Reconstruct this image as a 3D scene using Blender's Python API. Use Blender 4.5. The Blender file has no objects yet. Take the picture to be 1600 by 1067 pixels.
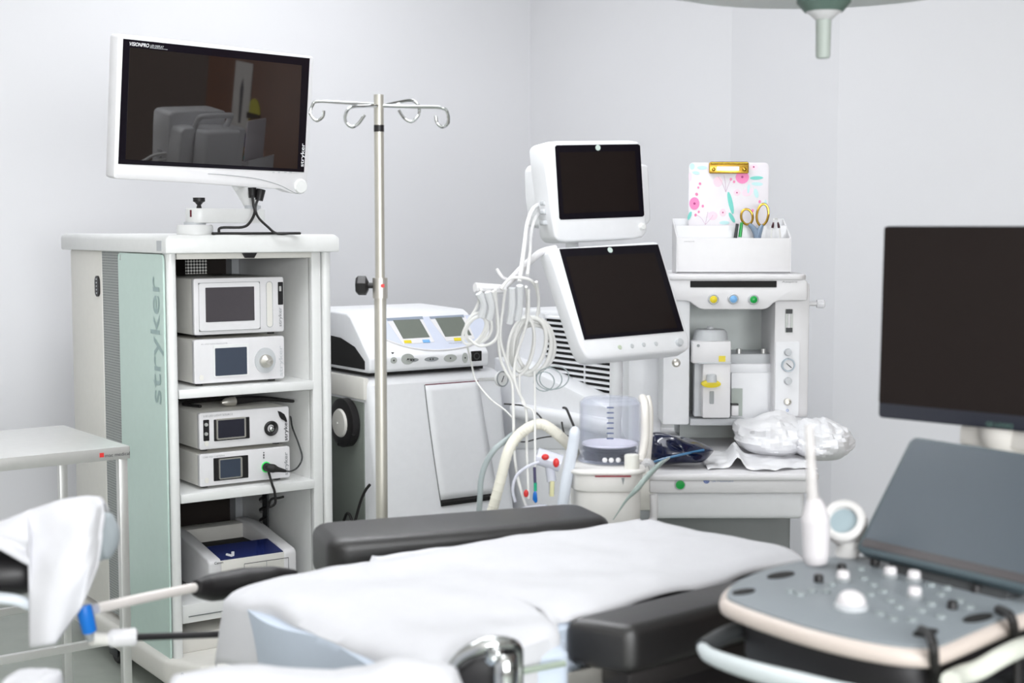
import bpy, bmesh, math, random
from mathutils import Vector as V, Matrix, noise
random.seed(7)
R = math.radians
SC = bpy.context.scene
COL = SC.collection
# ------------------------------------------------------------------ camera
CAM = V((0, 0, 1.5)); FPX = 2222.2; PITCH = math.atan(180 / FPX)
def ray(u, v):
    cx = (u - 800) / FPX; cy = (533.5 - v) / FPX
    return V((cx, math.cos(PITCH) + cy * math.sin(PITCH), -math.sin(PITCH) + cy * math.cos(PITCH)))
def P(u, v, Y):
    d = ray(u, v); return CAM + d * (Y / d.y)
def PZ(u, v, z):
    d = ray(u, v); return CAM + d * ((z - CAM.z) / d.z)
cd = bpy.data.cameras.new('camera'); cam = bpy.data.objects.new('camera', cd); COL.objects.link(cam)
cam.location = CAM; cam.rotation_euler = (math.pi / 2 - PITCH, 0, 0)
cd.lens = 50; cd.sensor_width = 36; cd.sensor_fit = 'HORIZONTAL'; cd.clip_start = .05
cd.dof.use_dof = True; cd.dof.focus_distance = 4.35; cd.dof.aperture_fstop = 4.2
SC.camera = cam
SC.view_settings.view_transform = 'Standard'; SC.view_settings.look = 'None'
SC.view_settings.gamma = 1; SC.view_settings.use_curve_mapping = False; SC.view_settings.exposure = -.08

class Fr:
    """a local frame: x right along the front, y away into the thing, z up"""
    def __init__(s, O, deg=0, tilt=0, roll=0):
        s.M = Matrix.Translation(V(O)) @ Matrix.Rotation(R(deg), 4, 'Z') @ Matrix.Rotation(R(tilt), 4, 'X') @ Matrix.Rotation(R(roll), 4, 'Y')
        s.I = s.M.inverted(); s.o = s.I @ CAM; s.R3 = s.I.to_3x3()
    def px(s, u, v, x=None, y=None, z=None):
        d = s.R3 @ ray(u, v)
        if x is not None: t = (x - s.o.x) / d.x
        elif y is not None: t = (y - s.o.y) / d.y
        else: t = (z - s.o.z) / d.z
        return s.o + d * t
    def X(s, u, v, y=0): return s.px(u, v, y=y).x
    def Z(s, u, v, y=0): return s.px(u, v, y=y).z
    def rect(s, u0, v0, u1, v1, y=0):
        uc, vc = (u0 + u1) / 2, (v0 + v1) / 2
        return s.X(u0, vc, y), s.X(u1, vc, y), s.Z(uc, v1, y), s.Z(uc, v0, y)
    def poly(s, pts, y=0):
        return [(q.x, q.z) for q in (s.px(u, v, y=y) for u, v in pts)]
    def w(s, p): return s.M @ V(p)
    def l(s, p): return s.I @ V(p)

# ------------------------------------------------------------------ materials
def srgb(c):
    o = []
    for k in c[:3]:
        k /= 255; o.append(k / 12.92 if k <= .04045 else ((k + .055) / 1.055) ** 2.4)
    return (*o, 1)
MATS = {}
def mat(name, col, rough=.5, metal=0, spec=.5, var=.03, scale=40, bump=0, bscale=200, ior=None, alpha=1, trans=0, emit=None, estr=0, coat=0, sheen=0, sss=0):
    m = bpy.data.materials.new(name); m.use_nodes = True; nt = m.node_tree; b = nt.nodes['Principled BSDF']
    tc = nt.nodes.new('ShaderNodeTexCoord'); n = nt.nodes.new('ShaderNodeTexNoise'); n.inputs['Scale'].default_value = scale
    n.inputs['Detail'].default_value = 3
    nt.links.new(tc.outputs['Object'], n.inputs['Vector'])
    mx = nt.nodes.new('ShaderNodeMix'); mx.data_type = 'RGBA'
    c = srgb(col); mx.inputs[6].default_value = tuple(k * (1 - var) for k in c[:3]) + (1,); mx.inputs[7].default_value = tuple(min(1, k * (1 + var)) for k in c[:3]) + (1,)
    nt.links.new(n.outputs['Fac'], mx.inputs[0]); nt.links.new(mx.outputs[2], b.inputs['Base Color'])
    b.inputs['Roughness'].default_value = rough; b.inputs['Metallic'].default_value = metal
    b.inputs['Specular IOR Level'].default_value = spec
    if ior: b.inputs['IOR'].default_value = ior
    b.inputs['Alpha'].default_value = alpha
    b.inputs['Transmission Weight'].default_value = trans
    b.inputs['Coat Weight'].default_value = coat
    b.inputs['Sheen Weight'].default_value = sheen
    if emit: b.inputs['Emission Color'].default_value = srgb(emit); b.inputs['Emission Strength'].default_value = estr
    if bump:
        n2 = nt.nodes.new('ShaderNodeTexNoise'); n2.inputs['Scale'].default_value = bscale; n2.inputs['Detail'].default_value = 4
        nt.links.new(tc.outputs['Object'], n2.inputs['Vector'])
        bp = nt.nodes.new('ShaderNodeBump'); bp.inputs['Strength'].default_value = bump; bp.inputs['Distance'].default_value = .002
        nt.links.new(n2.outputs['Fac'], bp.inputs['Height']); nt.links.new(bp.outputs['Normal'], b.inputs['Normal'])
    MATS[name] = m; return m
def dots(name, base, dark, sx, sz, axes=(1, 2), thr=.55, rough=.5):
    """perforated sheet: a procedural grid of dark round holes"""
    m = mat(name, base, rough); nt = m.node_tree; b = nt.nodes['Principled BSDF']
    tc = nt.nodes.new('ShaderNodeTexCoord'); sp = nt.nodes.new('ShaderNodeSeparateXYZ'); nt.links.new(tc.outputs['Object'], sp.inputs[0])
    o = []
    for a, s in zip(axes, (sx, sz)):
        mu = nt.nodes.new('ShaderNodeMath'); mu.operation = 'MULTIPLY'; mu.inputs[1].default_value = s * math.tau
        nt.links.new(sp.outputs[a], mu.inputs[0])
        si = nt.nodes.new('ShaderNodeMath'); si.operation = 'SINE'; nt.links.new(mu.outputs[0], si.inputs[0]); o.append(si)
    ad = nt.nodes.new('ShaderNodeMath'); ad.operation = 'ADD'; nt.links.new(o[0].outputs[0], ad.inputs[0]); nt.links.new(o[1].outputs[0], ad.inputs[1])
    gt = nt.nodes.new('ShaderNodeMath'); gt.operation = 'GREATER_THAN'; gt.inputs[1].default_value = thr; nt.links.new(ad.outputs[0], gt.inputs[0])
    mx = nt.nodes.new('ShaderNodeMix'); mx.data_type = 'RGBA'; mx.inputs[6].default_value = srgb(base); mx.inputs[7].default_value = srgb(dark)
    nt.links.new(gt.outputs[0], mx.inputs[0]); nt.links.new(mx.outputs[2], b.inputs['Base Color']); return m
def glassy(name, tint, op=.25, rough=.02, edge=.0):
    """clear plastic: see-through with a glossy skin"""
    m = bpy.data.materials.new(name); m.use_nodes = True; nt = m.node_tree; b = nt.nodes['Principled BSDF']
    b.inputs['Base Color'].default_value = srgb(tint); b.inputs['Roughness'].default_value = rough
    n = nt.nodes.new('ShaderNodeTexNoise'); n.inputs['Scale'].default_value = 9
    mr = nt.nodes.new('ShaderNodeMapRange'); mr.inputs[3].default_value = op * .7; mr.inputs[4].default_value = op * 1.3
    nt.links.new(n.outputs['Fac'], mr.inputs[0])
    lw = nt.nodes.new('ShaderNodeLayerWeight'); lw.inputs[0].default_value = .3          # a wall seen edge on is thicker
    ad = nt.nodes.new('ShaderNodeMath'); ad.operation = 'MULTIPLY_ADD'; ad.inputs[1].default_value = edge
    nt.links.new(lw.outputs['Facing'], ad.inputs[0]); nt.links.new(mr.outputs[0], ad.inputs[2]); nt.links.new(ad.outputs[0], b.inputs['Alpha'])
    MATS[name] = m; return m

WHITE = mat('white_plastic', (224, 223, 225), .42)
WHITE2 = mat('cool_white_plastic', (232, 233, 236), .4)
CREAM = mat('warm_white_plastic', (226, 224, 218), .45)
ENAMEL = mat('white_enamel', (232, 233, 232), .3)
GREYP = mat('grey_plastic', (150, 154, 156), .45)
LGREY = mat('light_grey_plastic', (196, 199, 202), .45)
MGREY = mat('mid_grey_plastic', (120, 124, 124), .5)
DGREY = mat('dark_grey_plastic', (52, 54, 56), .5)
BLACK = mat('black_plastic', (22, 20, 22), .45)
MATTE = mat('black_recess', (14, 12, 12), .8)
SCREEN = mat('black_screen_glass', (30, 24, 23), .05, spec=.22)
SCREENB = mat('blue_grey_screen_glass', (62, 70, 84), .15)
BEZEL = mat('black_glass_bezel', (20, 17, 24), .08, spec=.2)
VINYL = mat('black_vinyl', (25, 23, 24), .4, ior=1.7, bump=.25, bscale=500)
STEEL = mat('brushed_steel', (222, 222, 220), .38, metal=.7, var=.05)
CHROME = mat('chrome', (210, 212, 212), .12, metal=1)
SATIN = mat('satin_steel', (206, 203, 196), .38, metal=.85)
GOLD = mat('gold_metal', (186, 148, 60), .25, metal=.9)
GLASSG = mat('frosted_green_glass', (208, 232, 223), .2, alpha=.93)
GEDGE = mat('green_glass_edge', (92, 168, 144), .2)
RUBBER = mat('black_rubber', (26, 24, 24), .6)
CLEAR = glassy('clear_plastic', (196, 203, 224), .07, .02, .4)
BAGCL = glassy('thin_clear_film', (244, 244, 248), .55, .15)
INKG = mat('grey_lettering', (158, 182, 180), .5)
INKM = mat('mid_grey_lettering', (150, 152, 154), .5)
INKD = mat('dark_lettering', (60, 60, 64), .5)
INKW = mat('white_lettering', (235, 235, 238), .5)
GREEN = mat('green_button', (20, 160, 70), .3)
YELLOW = mat('yellow_plastic', (226, 206, 40), .4)
BLUE = mat('blue_plastic', (0, 112, 205), .4)
SKYB = mat('light_blue_plastic', (120, 176, 226), .4)
RED = mat('red_plastic', (215, 52, 50), .4)
CABLEW = mat('white_cable', (226, 226, 226), .45)
HOSEG = mat('grey_hose', (160, 170, 172), .5)
HOSEC = mat('cream_hose', (232, 229, 216), .55)
HOSEW = mat('pale_blue_hose', (222, 228, 238), .5)
SHEET = mat('white_sheet', (208, 208, 212), .85, bump=.15, bscale=900, sheen=.1)
SHEETB = mat('pale_blue_sheet', (196, 206, 220), .85, bump=.15, bscale=900)
CLOTH = mat('white_drape_cloth', (206, 206, 210), .85, bump=.15, bscale=700)

# ------------------------------------------------------------------ mesh building
class MB:
    def __init__(s): s.bm = bmesh.new()
    def _bev(s, geom_v, bev, seg=2, ang=25):
        if bev <= 0: return
        es = set()
        for v in geom_v:
            for e in v.link_edges: es.add(e)
        es = [e for e in es if len(e.link_faces) == 2 and e.calc_face_angle(0) > R(ang)]
        bmesh.ops.bevel(s.bm, geom=es, offset=bev, segments=seg, profile=.5, affect='EDGES', clamp_overlap=True)
    def box(s, x0, x1, y0, y1, z0, z1, bev=0, seg=2):
        return s.prism([(x0, z0), (x1, z0), (x1, z1), (x0, z1)], y0, y1, 'y', bev, seg)
    def prism(s, poly, a, b, axis='y', bev=0, seg=2, ang=25):
        f = {'y': lambda p, q, t: (p, t, q), 'x': lambda p, q, t: (t, p, q), 'z': lambda p, q, t: (p, q, t)}[axis]
        va = [s.bm.verts.new(f(p, q, a)) for p, q in poly]; vb = [s.bm.verts.new(f(p, q, b)) for p, q in poly]
        n = len(poly); fs = [s.bm.faces.new(va), s.bm.faces.new(list(reversed(vb)))]
        for i in range(n): fs.append(s.bm.faces.new((va[i], vb[i], vb[(i + 1) % n], va[(i + 1) % n])))
        bmesh.ops.recalc_face_normals(s.bm, faces=fs)
        s._bev(va + vb, bev, seg, ang); return s
    def cyl(s, p0, p1, r0, r1=None, n=24, bev=0):
        p0, p1 = V(p0), V(p1); r1 = r0 if r1 is None else r1
        z = (p1 - p0).normalized(); x = z.orthogonal().normalized(); y = z.cross(x)
        va = [s.bm.verts.new(p0 + (x * math.cos(t) + y * math.sin(t)) * r0) for t in (math.tau * i / n for i in range(n))]
        vb = [s.bm.verts.new(p1 + (x * math.cos(t) + y * math.sin(t)) * r1) for t in (math.tau * i / n for i in range(n))]
        fs = [s.bm.faces.new(list(reversed(va))), s.bm.faces.new(vb)]
        for i in range(n): fs.append(s.bm.faces.new((va[i], va[(i + 1) % n], vb[(i + 1) % n], vb[i])))
        s._bev(va + vb, bev, 2, 40); return s
    def lathe(s, prof, c=(0, 0, 0), ax=(0, 0, 1), n=32):
        c = V(c); z = V(ax).normalized(); x = z.orthogonal().normalized(); y = z.cross(x); rings = []
        for r, h in prof:
            if r < 1e-6: rings.append([s.bm.verts.new(c + z * h)])
            else: rings.append([s.bm.verts.new(c + z * h + (x * math.cos(math.tau * i / n) + y * math.sin(math.tau * i / n)) * r) for i in range(n)])
        fs = []
        for A, B in zip(rings, rings[1:]):
            if len(A) == 1 and len(B) == 1: continue
            for i in range(n):
                j = (i + 1) % n
                q = [A[i], A[j], B[j], B[i]] if len(A) > 1 and len(B) > 1 else ([A[0], B[j], B[i]] if len(A) == 1 else [A[i], A[j], B[0]])
                if len(set(q)) > 2: fs.append(s.bm.faces.new(q))
        bmesh.ops.recalc_face_normals(s.bm, faces=fs); return s
    def tube(s, pts, r, n=8, sub=6, closed=False, caps=True):
        pts = [V(p) for p in pts]
        rs = r if isinstance(r, (list, tuple)) else [r] * len(pts)
        if sub > 1 and len(pts) > 2:
            q, qr = [], []; N = len(pts)
            for i in range(N if closed else N - 1):
                g = (lambda k: pts[k % N]) if closed else (lambda k: pts[min(max(k, 0), N - 1)])
                a, b, c, d = g(i - 1), g(i), g(i + 1), g(i + 2)
                for k in range(sub):
                    t = k / sub
                    q.append(.5 * ((2 * b) + (c - a) * t + (2 * a - 5 * b + 4 * c - d) * t * t + (3 * b - a - 3 * c + d) * t ** 3))
                    qr.append(rs[i] * (1 - t) + rs[(i + 1) % N] * t)
            if not closed: q.append(pts[-1]); qr.append(rs[-1])
            pts, rs = q, qr
        N = len(pts); rings = []; x = None
        for i, p in enumerate(pts):
            if closed: t = (pts[(i + 1) % N] - pts[i - 1])
            else: t = pts[min(i + 1, N - 1)] - pts[max(i - 1, 0)]
            t = t.normalized() if t.length > 1e-9 else V((0, 0, 1))
            x = t.orthogonal().normalized() if x is None else (x - t * x.dot(t))
            x = x.normalized() if x.length > 1e-6 else t.orthogonal().normalized()
            y = t.cross(x)
            rings.append([s.bm.verts.new(p + (x * math.cos(math.tau * k / n) + y * math.sin(math.tau * k / n)) * rs[i]) for k in range(n)])
        fs = []
        for i in range(N if closed else N - 1):
            A, B = rings[i], rings[(i + 1) % N]
            for k in range(n): fs.append(s.bm.faces.new((A[k], A[(k + 1) % n], B[(k + 1) % n], B[k])))
        if not closed and caps: fs.append(s.bm.faces.new(list(reversed(rings[0])))); fs.append(s.bm.faces.new(rings[-1]))
        bmesh.ops.recalc_face_normals(s.bm, faces=fs); return s
    def ell(s, c, r, n=24, m=14, rot=None):
        M = Matrix.Translation(V(c)) @ (rot.to_4x4() if rot else Matrix()) @ Matrix.Diagonal((*r, 1))
        bmesh.ops.create_uvsphere(s.bm, u_segments=n, v_segments=m, radius=1, matrix=M); return s
    def torus(s, c, ax, RR, r, n=32, m=10, sx=1):
        z = V(ax).normalized(); x = z.orthogonal().normalized(); y = z.cross(x)
        return s.tube([V(c) + x * math.cos(math.tau * i / n) * RR * sx + y * math.sin(math.tau * i / n) * RR for i in range(n)], r, m, 1, True)
    def grid(s, fn, nu, nv):
        g = [[s.bm.verts.new(fn(i / nu, j / nv)) for j in range(nv + 1)] for i in range(nu + 1)]
        for i in range(nu):
            for j in range(nv): s.bm.faces.new((g[i][j], g[i + 1][j], g[i + 1][j + 1], g[i][j + 1]))
        return s
    def done(s, name, m, parent=None, ang=40, label=None, mx=None, solid=0, subd=0, kind=None):
        me = bpy.data.meshes.new(name)
        if mx is not None: s.bm.transform(mx)
        s.bm.to_mesh(me); s.bm.free(); me.materials.append(m)
        for p in me.polygons: p.use_smooth = True
        me.set_sharp_from_angle(angle=R(ang))
        o = bpy.data.objects.new(name, me); COL.objects.link(o)
        if parent: o.parent = parent
        if label: o['label'] = label
        if kind: o['kind'] = kind
        if solid:
            k = o.modifiers.new('solid', 'SOLIDIFY'); k.thickness = solid; k.offset = 0
        if subd:
            k = o.modifiers.new('subd', 'SUBSURF'); k.levels = subd; k.render_levels = subd
        return o
def merge(target, objs):
    b = bmesh.new(); b.from_mesh(target.data)
    for o in objs:
        for m in o.data.materials:
            if m.name not in [k.name for k in target.data.materials]: target.data.materials.append(m)
        k = [m.name for m in target.data.materials].index(o.data.materials[0].name)
        n = len(b.faces); b.from_mesh(o.data); b.faces.ensure_lookup_table()
        for f in b.faces[n:]: f.material_index = k
        me = o.data; bpy.data.objects.remove(o); bpy.data.meshes.remove(me)
    b.to_mesh(target.data); b.free()
def rr(x0, x1, z0, z1, r, n=5):
    r = min(r, abs(x1 - x0) / 2, abs(z1 - z0) / 2); o = []
    for cx, cz, a in ((x1 - r, z1 - r, 0), (x0 + r, z1 - r, 90), (x0 + r, z0 + r, 180), (x1 - r, z0 + r, 270)):
        for i in range(n + 1):
            t = R(a + 90 * i / n); o.append((cx + r * math.cos(t), cz + r * math.sin(t)))
    return o
def oval(cx, cz, rx, rz, n=24): return [(cx + rx * math.cos(math.tau * i / n), cz + rz * math.sin(math.tau * i / n)) for i in range(n)]
def tag(o, label, cat, group=None):
    o['label'] = label; o['category'] = cat
    if group: o['group'] = group
    return o
def thing(name, label, cat, fr=None, group=None):
    o = bpy.data.objects.new(name, None); COL.objects.link(o); o.empty_display_size = .1
    if fr is not None: o.matrix_world = fr.M if isinstance(fr, Fr) else fr
    return tag(o, label, cat, group)
def text(name, s, parent, m, o, xd, ud, width, height=None, bold=.02, shear=0, ext=.0004):
    """raised lettering starting at o, running along xd with letter tops towards ud (parent's local axes)"""
    c = bpy.data.curves.new('t', 'FONT'); c.body = s; c.size = 1; c.offset = bold; c.shear = shear; c.resolution_u = 4
    t = bpy.data.objects.new('t', c); COL.objects.link(t)
    bpy.context.view_layer.update()
    me = bpy.data.meshes.new_from_object(t); bpy.data.objects.remove(t); bpy.data.curves.remove(c)
    xs = [v.co.x for v in me.vertices]; ys = [v.co.y for v in me.vertices]
    k = width / (max(xs) - min(xs)); ky = k if height is None else height / (max(ys) - min(ys))
    xd, ud = V(xd).normalized(), V(ud).normalized(); nd = xd.cross(ud)
    b = MB(); b.bm.from_mesh(me); bpy.data.meshes.remove(me)
    x0 = min(xs)
    for v in b.bm.verts: v.co = V(o) + xd * ((v.co.x - x0) * k) + ud * (v.co.y * ky) + nd * ext
    return b.done(name, m, parent, label=None)
def struct(o): o['kind'] = 'structure'; return o
# ------------------------------------------------------------------ room
WALL = mat('painted_wall', (226, 226, 229), .6, var=.012, scale=3, bump=.12, bscale=900)
WALLE = mat('taupe_wall_paint', (92, 82, 76), .7)
WALLB = mat('rear_wall_paint', (200, 196, 192), .7)
CEIL = mat('ceiling_tile', (232, 232, 232), .8)
FLOORM = mat('vinyl_floor', (160, 166, 158), .35, var=.12, scale=12)
WOOD = mat('brown_wood_door', (112, 66, 36), .45, var=.25, scale=6)
HC = 3.1
FILL = 250
C0 = P(828, 300, 7.2).xy; C1 = P(1142, 200, 6.15).xy; C2 = P(1307, 300, 5.5).xy
e = V((math.cos(R(35)), math.sin(R(35)))); nrm = V((-math.sin(R(35)), math.cos(R(35))))
L1 = C0 - e * 6.4; L2 = L1 - nrm * 8.2
C3 = C2 - nrm * 5.6
L3 = L2 + e * ((C3 - L2).dot(e))
C3 = L3 + nrm * ((C2 - L3).dot(nrm)); C3 = C2 - nrm * 5.6 if False else L3
def wall(name, a, b, m, z0=0, z1=HC):
    a, b = V((a.x, a.y)), V((b.x, b.y)); d = (b - a).normalized(); n = V((d.y, -d.x)) * .1   # thickness outwards
    w = MB()
    w.prism([(a.x, a.y), (b.x, b.y), ((b - n).x, (b - n).y), ((a - n).x, (a - n).y)], z0, z1, 'z')
    return struct(w.done(name, m))
def walk(a, b, m, name): return wall(name, a, b, m)
C2b = C2 - nrm * 1.0
wall('wall_left', L1, C0, WALL); wall('wall_back', C0, C1, WALL); wall('wall_return', C1, C2, WALL)
wall('wall_right', C2, C2b, WALL); wall('wall_east', C2b, L3, WALLE); wall('wall_west', L2, L1, WALLB)
# south wall behind the camera, with an unseen wide window added for front fill light
ds = (L2 - L3).normalized(); SWF = Fr((L3.x, L3.y, 0), math.degrees(math.atan2(ds.y, ds.x))); lws = (L2 - L3).length
wn0, wn1, wz0, wz1 = 2.8, 6.2, .9, 2.45
sw = MB()
for a_, b_, c_, d_ in ((0, wn0, 0, HC), (wn1, lws, 0, HC), (wn0, wn1, 0, wz0), (wn0, wn1, wz1, HC)): sw.box(a_, b_, 0, .1, c_, d_)
struct(sw.done('wall_south', WALLB, mx=SWF.M))
wf = MB()
for a_, b_, c_, d_ in ((wn0, wn1, wz0, wz0 + .05), (wn0, wn1, wz1 - .05, wz1), (wn0, wn0 + .05, wz0, wz1), (wn1 - .05, wn1, wz0, wz1), ((wn0 + wn1) / 2 - .03, (wn0 + wn1) / 2 + .03, wz0, wz1)): wf.box(a_, b_, .02, .08, c_, d_)
wi = struct(wf.done('added_window_1', WHITE, mx=SWF.M))
la = bpy.data.lights.new('front_fill', 'AREA'); la.shape = 'RECTANGLE'; la.size = wn1 - wn0 - .1; la.size_y = wz1 - wz0 - .1; la.energy = FILL; la.color = (.97, .985, 1)  # area lamp added outside the opening to brighten the fronts
lo_ = bpy.data.objects.new('added_front_fill', la); COL.objects.link(lo_)
lo_.matrix_world = SWF.M @ Matrix.Translation(((wn0 + wn1) / 2, .12, (wz0 + wz1) / 2)) @ Matrix.Rotation(R(-90), 4, 'X')
fl = [(p.x, p.y) for p in (L1, C0, C1, C2, L3, L2)]
struct(MB().prism(fl, -.1, 0, 'z').done('floor', FLOORM)); struct(MB().prism(fl, HC, HC + .1, 'z').done('ceiling', CEIL))
# ceiling light panels
DIFF = mat('light_diffuser', (255, 255, 255), .6, emit=(250, 252, 255), estr=4.5)
LF = Fr((0, 0, 0), 35)
g = None
for i, (a, b, s) in enumerate([(.6, 3.1, 1), (2.1, 3.5, 1), (3.3, 4.7, 1), (2.2, 2.5, 1), (1.2, -1.0, 1)]):
    q = LF.w((a - .6, b, HC))
    if g is None:
        names = None
    t = thing('ceiling_light', 'square white flush ceiling light panel above the room', 'ceiling light', Matrix.Translation(q) @ Matrix.Rotation(R(35), 4, 'Z'), 'ceiling light panels')
    MB().prism(rr(-.62, .62, -.62, .62, .01), -.03, 0, 'z').done('frame', WHITE, t)
    MB().prism(rr(-.58, .58, -.58, .58, .005), -.034, -.028, 'z').done('diffuser', DIFF, t)
# wooden door with posters on the east wall (seen mirrored in the dark screens)
def eastpt(s, off=0): return C2b + (L3 - C2b).normalized() * s
de = (L3 - C2b).normalized(); ang = math.degrees(math.atan2(de.y, de.x))
DF = Fr((eastpt(1.25).x, eastpt(1.25).y, 0), ang)
d = thing('door_1', 'brown wooden door in the dark side wall', 'door', DF); d['kind'] = 'structure'
MB().box(0, 1.2, -.04, .05, 0, 2.2, .004).done('door_leaf', WOOD, d)
MB().cyl((1.1, -.04, 1), (1.1, -.1, 1), .012).cyl((1.1, -.095, 1), (.98, -.095, 1), .009).done('door_handle', STEEL, d)

for nm, lab, cat, sx, sz, w_, h_, mm in (('poster', 'white paper poster taped on the brown door, seen mirrored in the large screen', 'poster', .83, 1.52, .17, .40, mat('poster_paper', (225, 222, 220), .6)), ('notice', 'yellow and blue notice on the brown door, seen mirrored in the large screen', 'notice', .70, 1.38, .13, .30, mat('notice_yellow', (206, 200, 40), .6))):
    pf_ = Fr(DF.w((sx, -.0415, sz - h_ / 2)), ang); p_ = thing(nm, lab, cat, pf_)
    if nm == 'poster':
        MB().box(-w_ / 2, w_ / 2, -.002, 0, 0, h_).done('paper', mm, p_)
        MB().prism([(-.01, .05), (.012, .05), (.02, .25), (.0, .31), (-.015, .25)], -.003, 0, 'y').done('printed_figure', mat('poster_print', (70, 74, 84), .6), p_)
    else:
        MB().prism(oval(0, .2, w_ / 2, .1, 20), -.002, 0, 'y').done('yellow_disc', mm, p_)
        MB().box(-w_ / 2, w_ / 2, -.002, 0, 0, .10).done('blue_panel', mat('notice_blue', (50, 60, 120), .6), p_)
        MB().box(-w_ / 2, w_ / 2, -.003, -.001, .18, .215).done('dark_band', MATTE, p_)
bw = SC.world or bpy.data.worlds.new('world'); SC.world = bw; bw.use_nodes = True
bw.node_tree.nodes['Background'].inputs[0].default_value = (.8, .85, .9, 1); bw.node_tree.nodes['Background'].inputs[1].default_value = .3
# ------------------------------------------------------------------ endoscopy tower
o = P(260, 398, 4.4); T = Fr((o.x, o.y, 0), 35)
tw = T.X(518, 700); tl = T.px(114, 500, x=0).y
zt = T.Z(262, 367, -.03); zb = T.Z(262, 396); zbase = T.Z(289, 1024)
t = thing('equipment_tower', 'tall white equipment tower with frosted green glass side and open shelves of consoles', 'equipment cart', T)
sl = MB(); sl.prism([(-.022, zb), (-.022, zt - .012), (-.01, zt), (tw - .005, zt), (tw + .012, zt - .012), (tw + .012, zb)], -.05, tl + .05, 'y', .006); sl.done('top_panel', ENAMEL, t)
MB().box(-.0235, -.0215, -.02, .02, zb + .008, zt - .018, 0).done('label_plate', LGREY, t)
yb = .62
# left side: rear cover, perforated sheet, glass
y1 = T.px(163, 560, x=0).y; y2 = T.px(211, 560, x=0).y; y3 = T.px(195, 560, x=0).y
MB().box(-.004, .03, y1, tl, zbase + .02, zb, .006).done('side_cover', CREAM, t)
PERF = dots('perforated_grey_sheet', (166, 170, 168), (104, 110, 108), 260, 110, (1, 2), .6)
MB().box(0, .02, .02, y1, zbase + .02, zb, 0).done('perforated_panel', PERF, t)
gy0 = T.px(259, 560, x=-.012).y
gp = MB().prism(rr(gy0, y3, zbase - .01, zb - .003, .02), -.016, -.010, 'x').done('glass_panel', GLASSG, t)
MB().tube([(-.013, y3, zb - .01), (-.013, y3, T.px(197, 575, x=-.013).z), (-.013, y3 - .012, T.px(197, 583, x=-.013).z), (-.013, y3 - .012, T.px(200, 590, x=-.013).z), (-.013, y3, T.px(200, 606, x=-.013).z), (-.013, y3, zbase)], .0028, 6, 1).done('glass_edge', GEDGE, gp, label='darker green glass edge')
MB().box(-.016, -.008, y3 - .03, y3 - .015, zb - .03, zb - .008, .002).done('glass_clip', STEEL, gp)
a = T.px(252, 632, x=-.0165); b2 = T.px(246, 432, x=-.0165)
tt = text('lettering', 'stryker', gp, INKG, (-.0166, a.y, a.z), (0, 0, 1), (0, 1, 0), b2.z - a.z, .105, .005)
# posts and front frame
MB().prism(rr(-.006, T.X(276, 600), -.022, .03, .014), zbase - .01, zb, 'z').done('front_post', ENAMEL, t)
xs = T.X(489, 600); xg = T.X(503, 600)
MB().box(xs, xg, 0, .03, zbase, zb, .003).done('door_stile', ENAMEL, t)
MB().prism(rr(xg + .004, tw, -.012, .04, .012), zbase - .01, zb, 'z').done('front_post', ENAMEL, t)
MB().box(xs, tw - .004, .03, tl, zbase, zb, .004).done('side_panel', ENAMEL, t)
MB().box(.03, xs, yb, yb + .02, zbase, zb).done('back_panel', mat('dark_back_panel', (46, 38, 34), .7), t)
MB().box(.03, xs, .03, tl, zb - .012, zb).done('ceiling_panel', MATTE, t)
MB().box(T.X(276, 400), xs, 0, .03, T.Z(380, 404), zb, .002).done('header', CREAM, t)
q = T.poly([(379, 394), (402, 394), (397, 403), (384, 403)], -.01)
MB().prism(q, -.012, 0, 'y').done('door_catch', BLACK, t)
MB().box(xs - .03, xs - .002, yb - .05, yb, zbase, zb).done('rear_post', LGREY, t)
z1 = (T.Z(284, 608) + T.Z(487, 595.5)) / 2; z2 = (T.Z(284.8, 770) + T.Z(490.6, 751.6)) / 2; z3 = T.Z(300, 944)
th1 = .029
for z, n in ((z1, 1), (z2, 1)):
    MB().box(.03, xs, -.006, yb, z - th1, z, .003).done('shelf', ENAMEL, t)
zd = T.Z(300, 973)
MB().box(.03, xs, .0, yb, zd, z3, .003).done('drawer', ENAMEL, t)
MB().box(.05, xs - .02, -.003, 0, zd + .02, zd + .023).done('drawer_slot', MGREY, t)
MB().box(.03, xs, .02, yb, zbase, zbase + .06, .003).done('lower_panel', CREAM, t)
# base plinth
bz0, bz1 = zbase - .085, zbase
pl = [(-.035, .0), (.0, -.06), (.03, -.14), (.10, -.165), (tw - .1, -.165), (tw - .02, -.13), (tw + .03, -.05), (tw + .03, tl + .06), (-.035, tl + .06)]
MB().prism(pl, bz0, bz1, 'z', .018, 3).done('base', CREAM, t)
for cx, cy in ((.03, -.05), (tw - .04, -.05), (.0, .47), (tw - .04, tl - .06)):
    c = MB(); c.box(cx - .028, cx + .028, cy - .03, cy + .04, .085, bz0, .012).box(cx - .032, cx - .02, cy - .02, cy + .05, .03, .11, .008).box(cx + .02, cx + .032, cy - .02, cy + .05, .03, .11, .008)
    c = c.done('caster', DGREY, t)
    MB().lathe([(0, -.018), (.044, -.018), (.05, -.012), (.05, .012), (.044, .018), (0, .018)], (cx, cy + .02, .05), (1, 0, 0)).done('wheel', RUBBER, c)
# lock on the rear cover
lo = T.px(153.5, 447, x=-.004)
lk = MB().prism(rr(lo.y - .02, lo.y + .02, lo.z - .036, lo.z + .036, .02, 6), -.010, -.003, 'x').done('side_port', BLACK, t)
k = MB()
for i in range(5): k.cyl((-.0115, lo.y, lo.z - .024 + i * .012), (-.010, lo.y, lo.z - .024 + i * .012), .003, n=8)
k.done('port_contacts', LGREY, lk)
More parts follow.
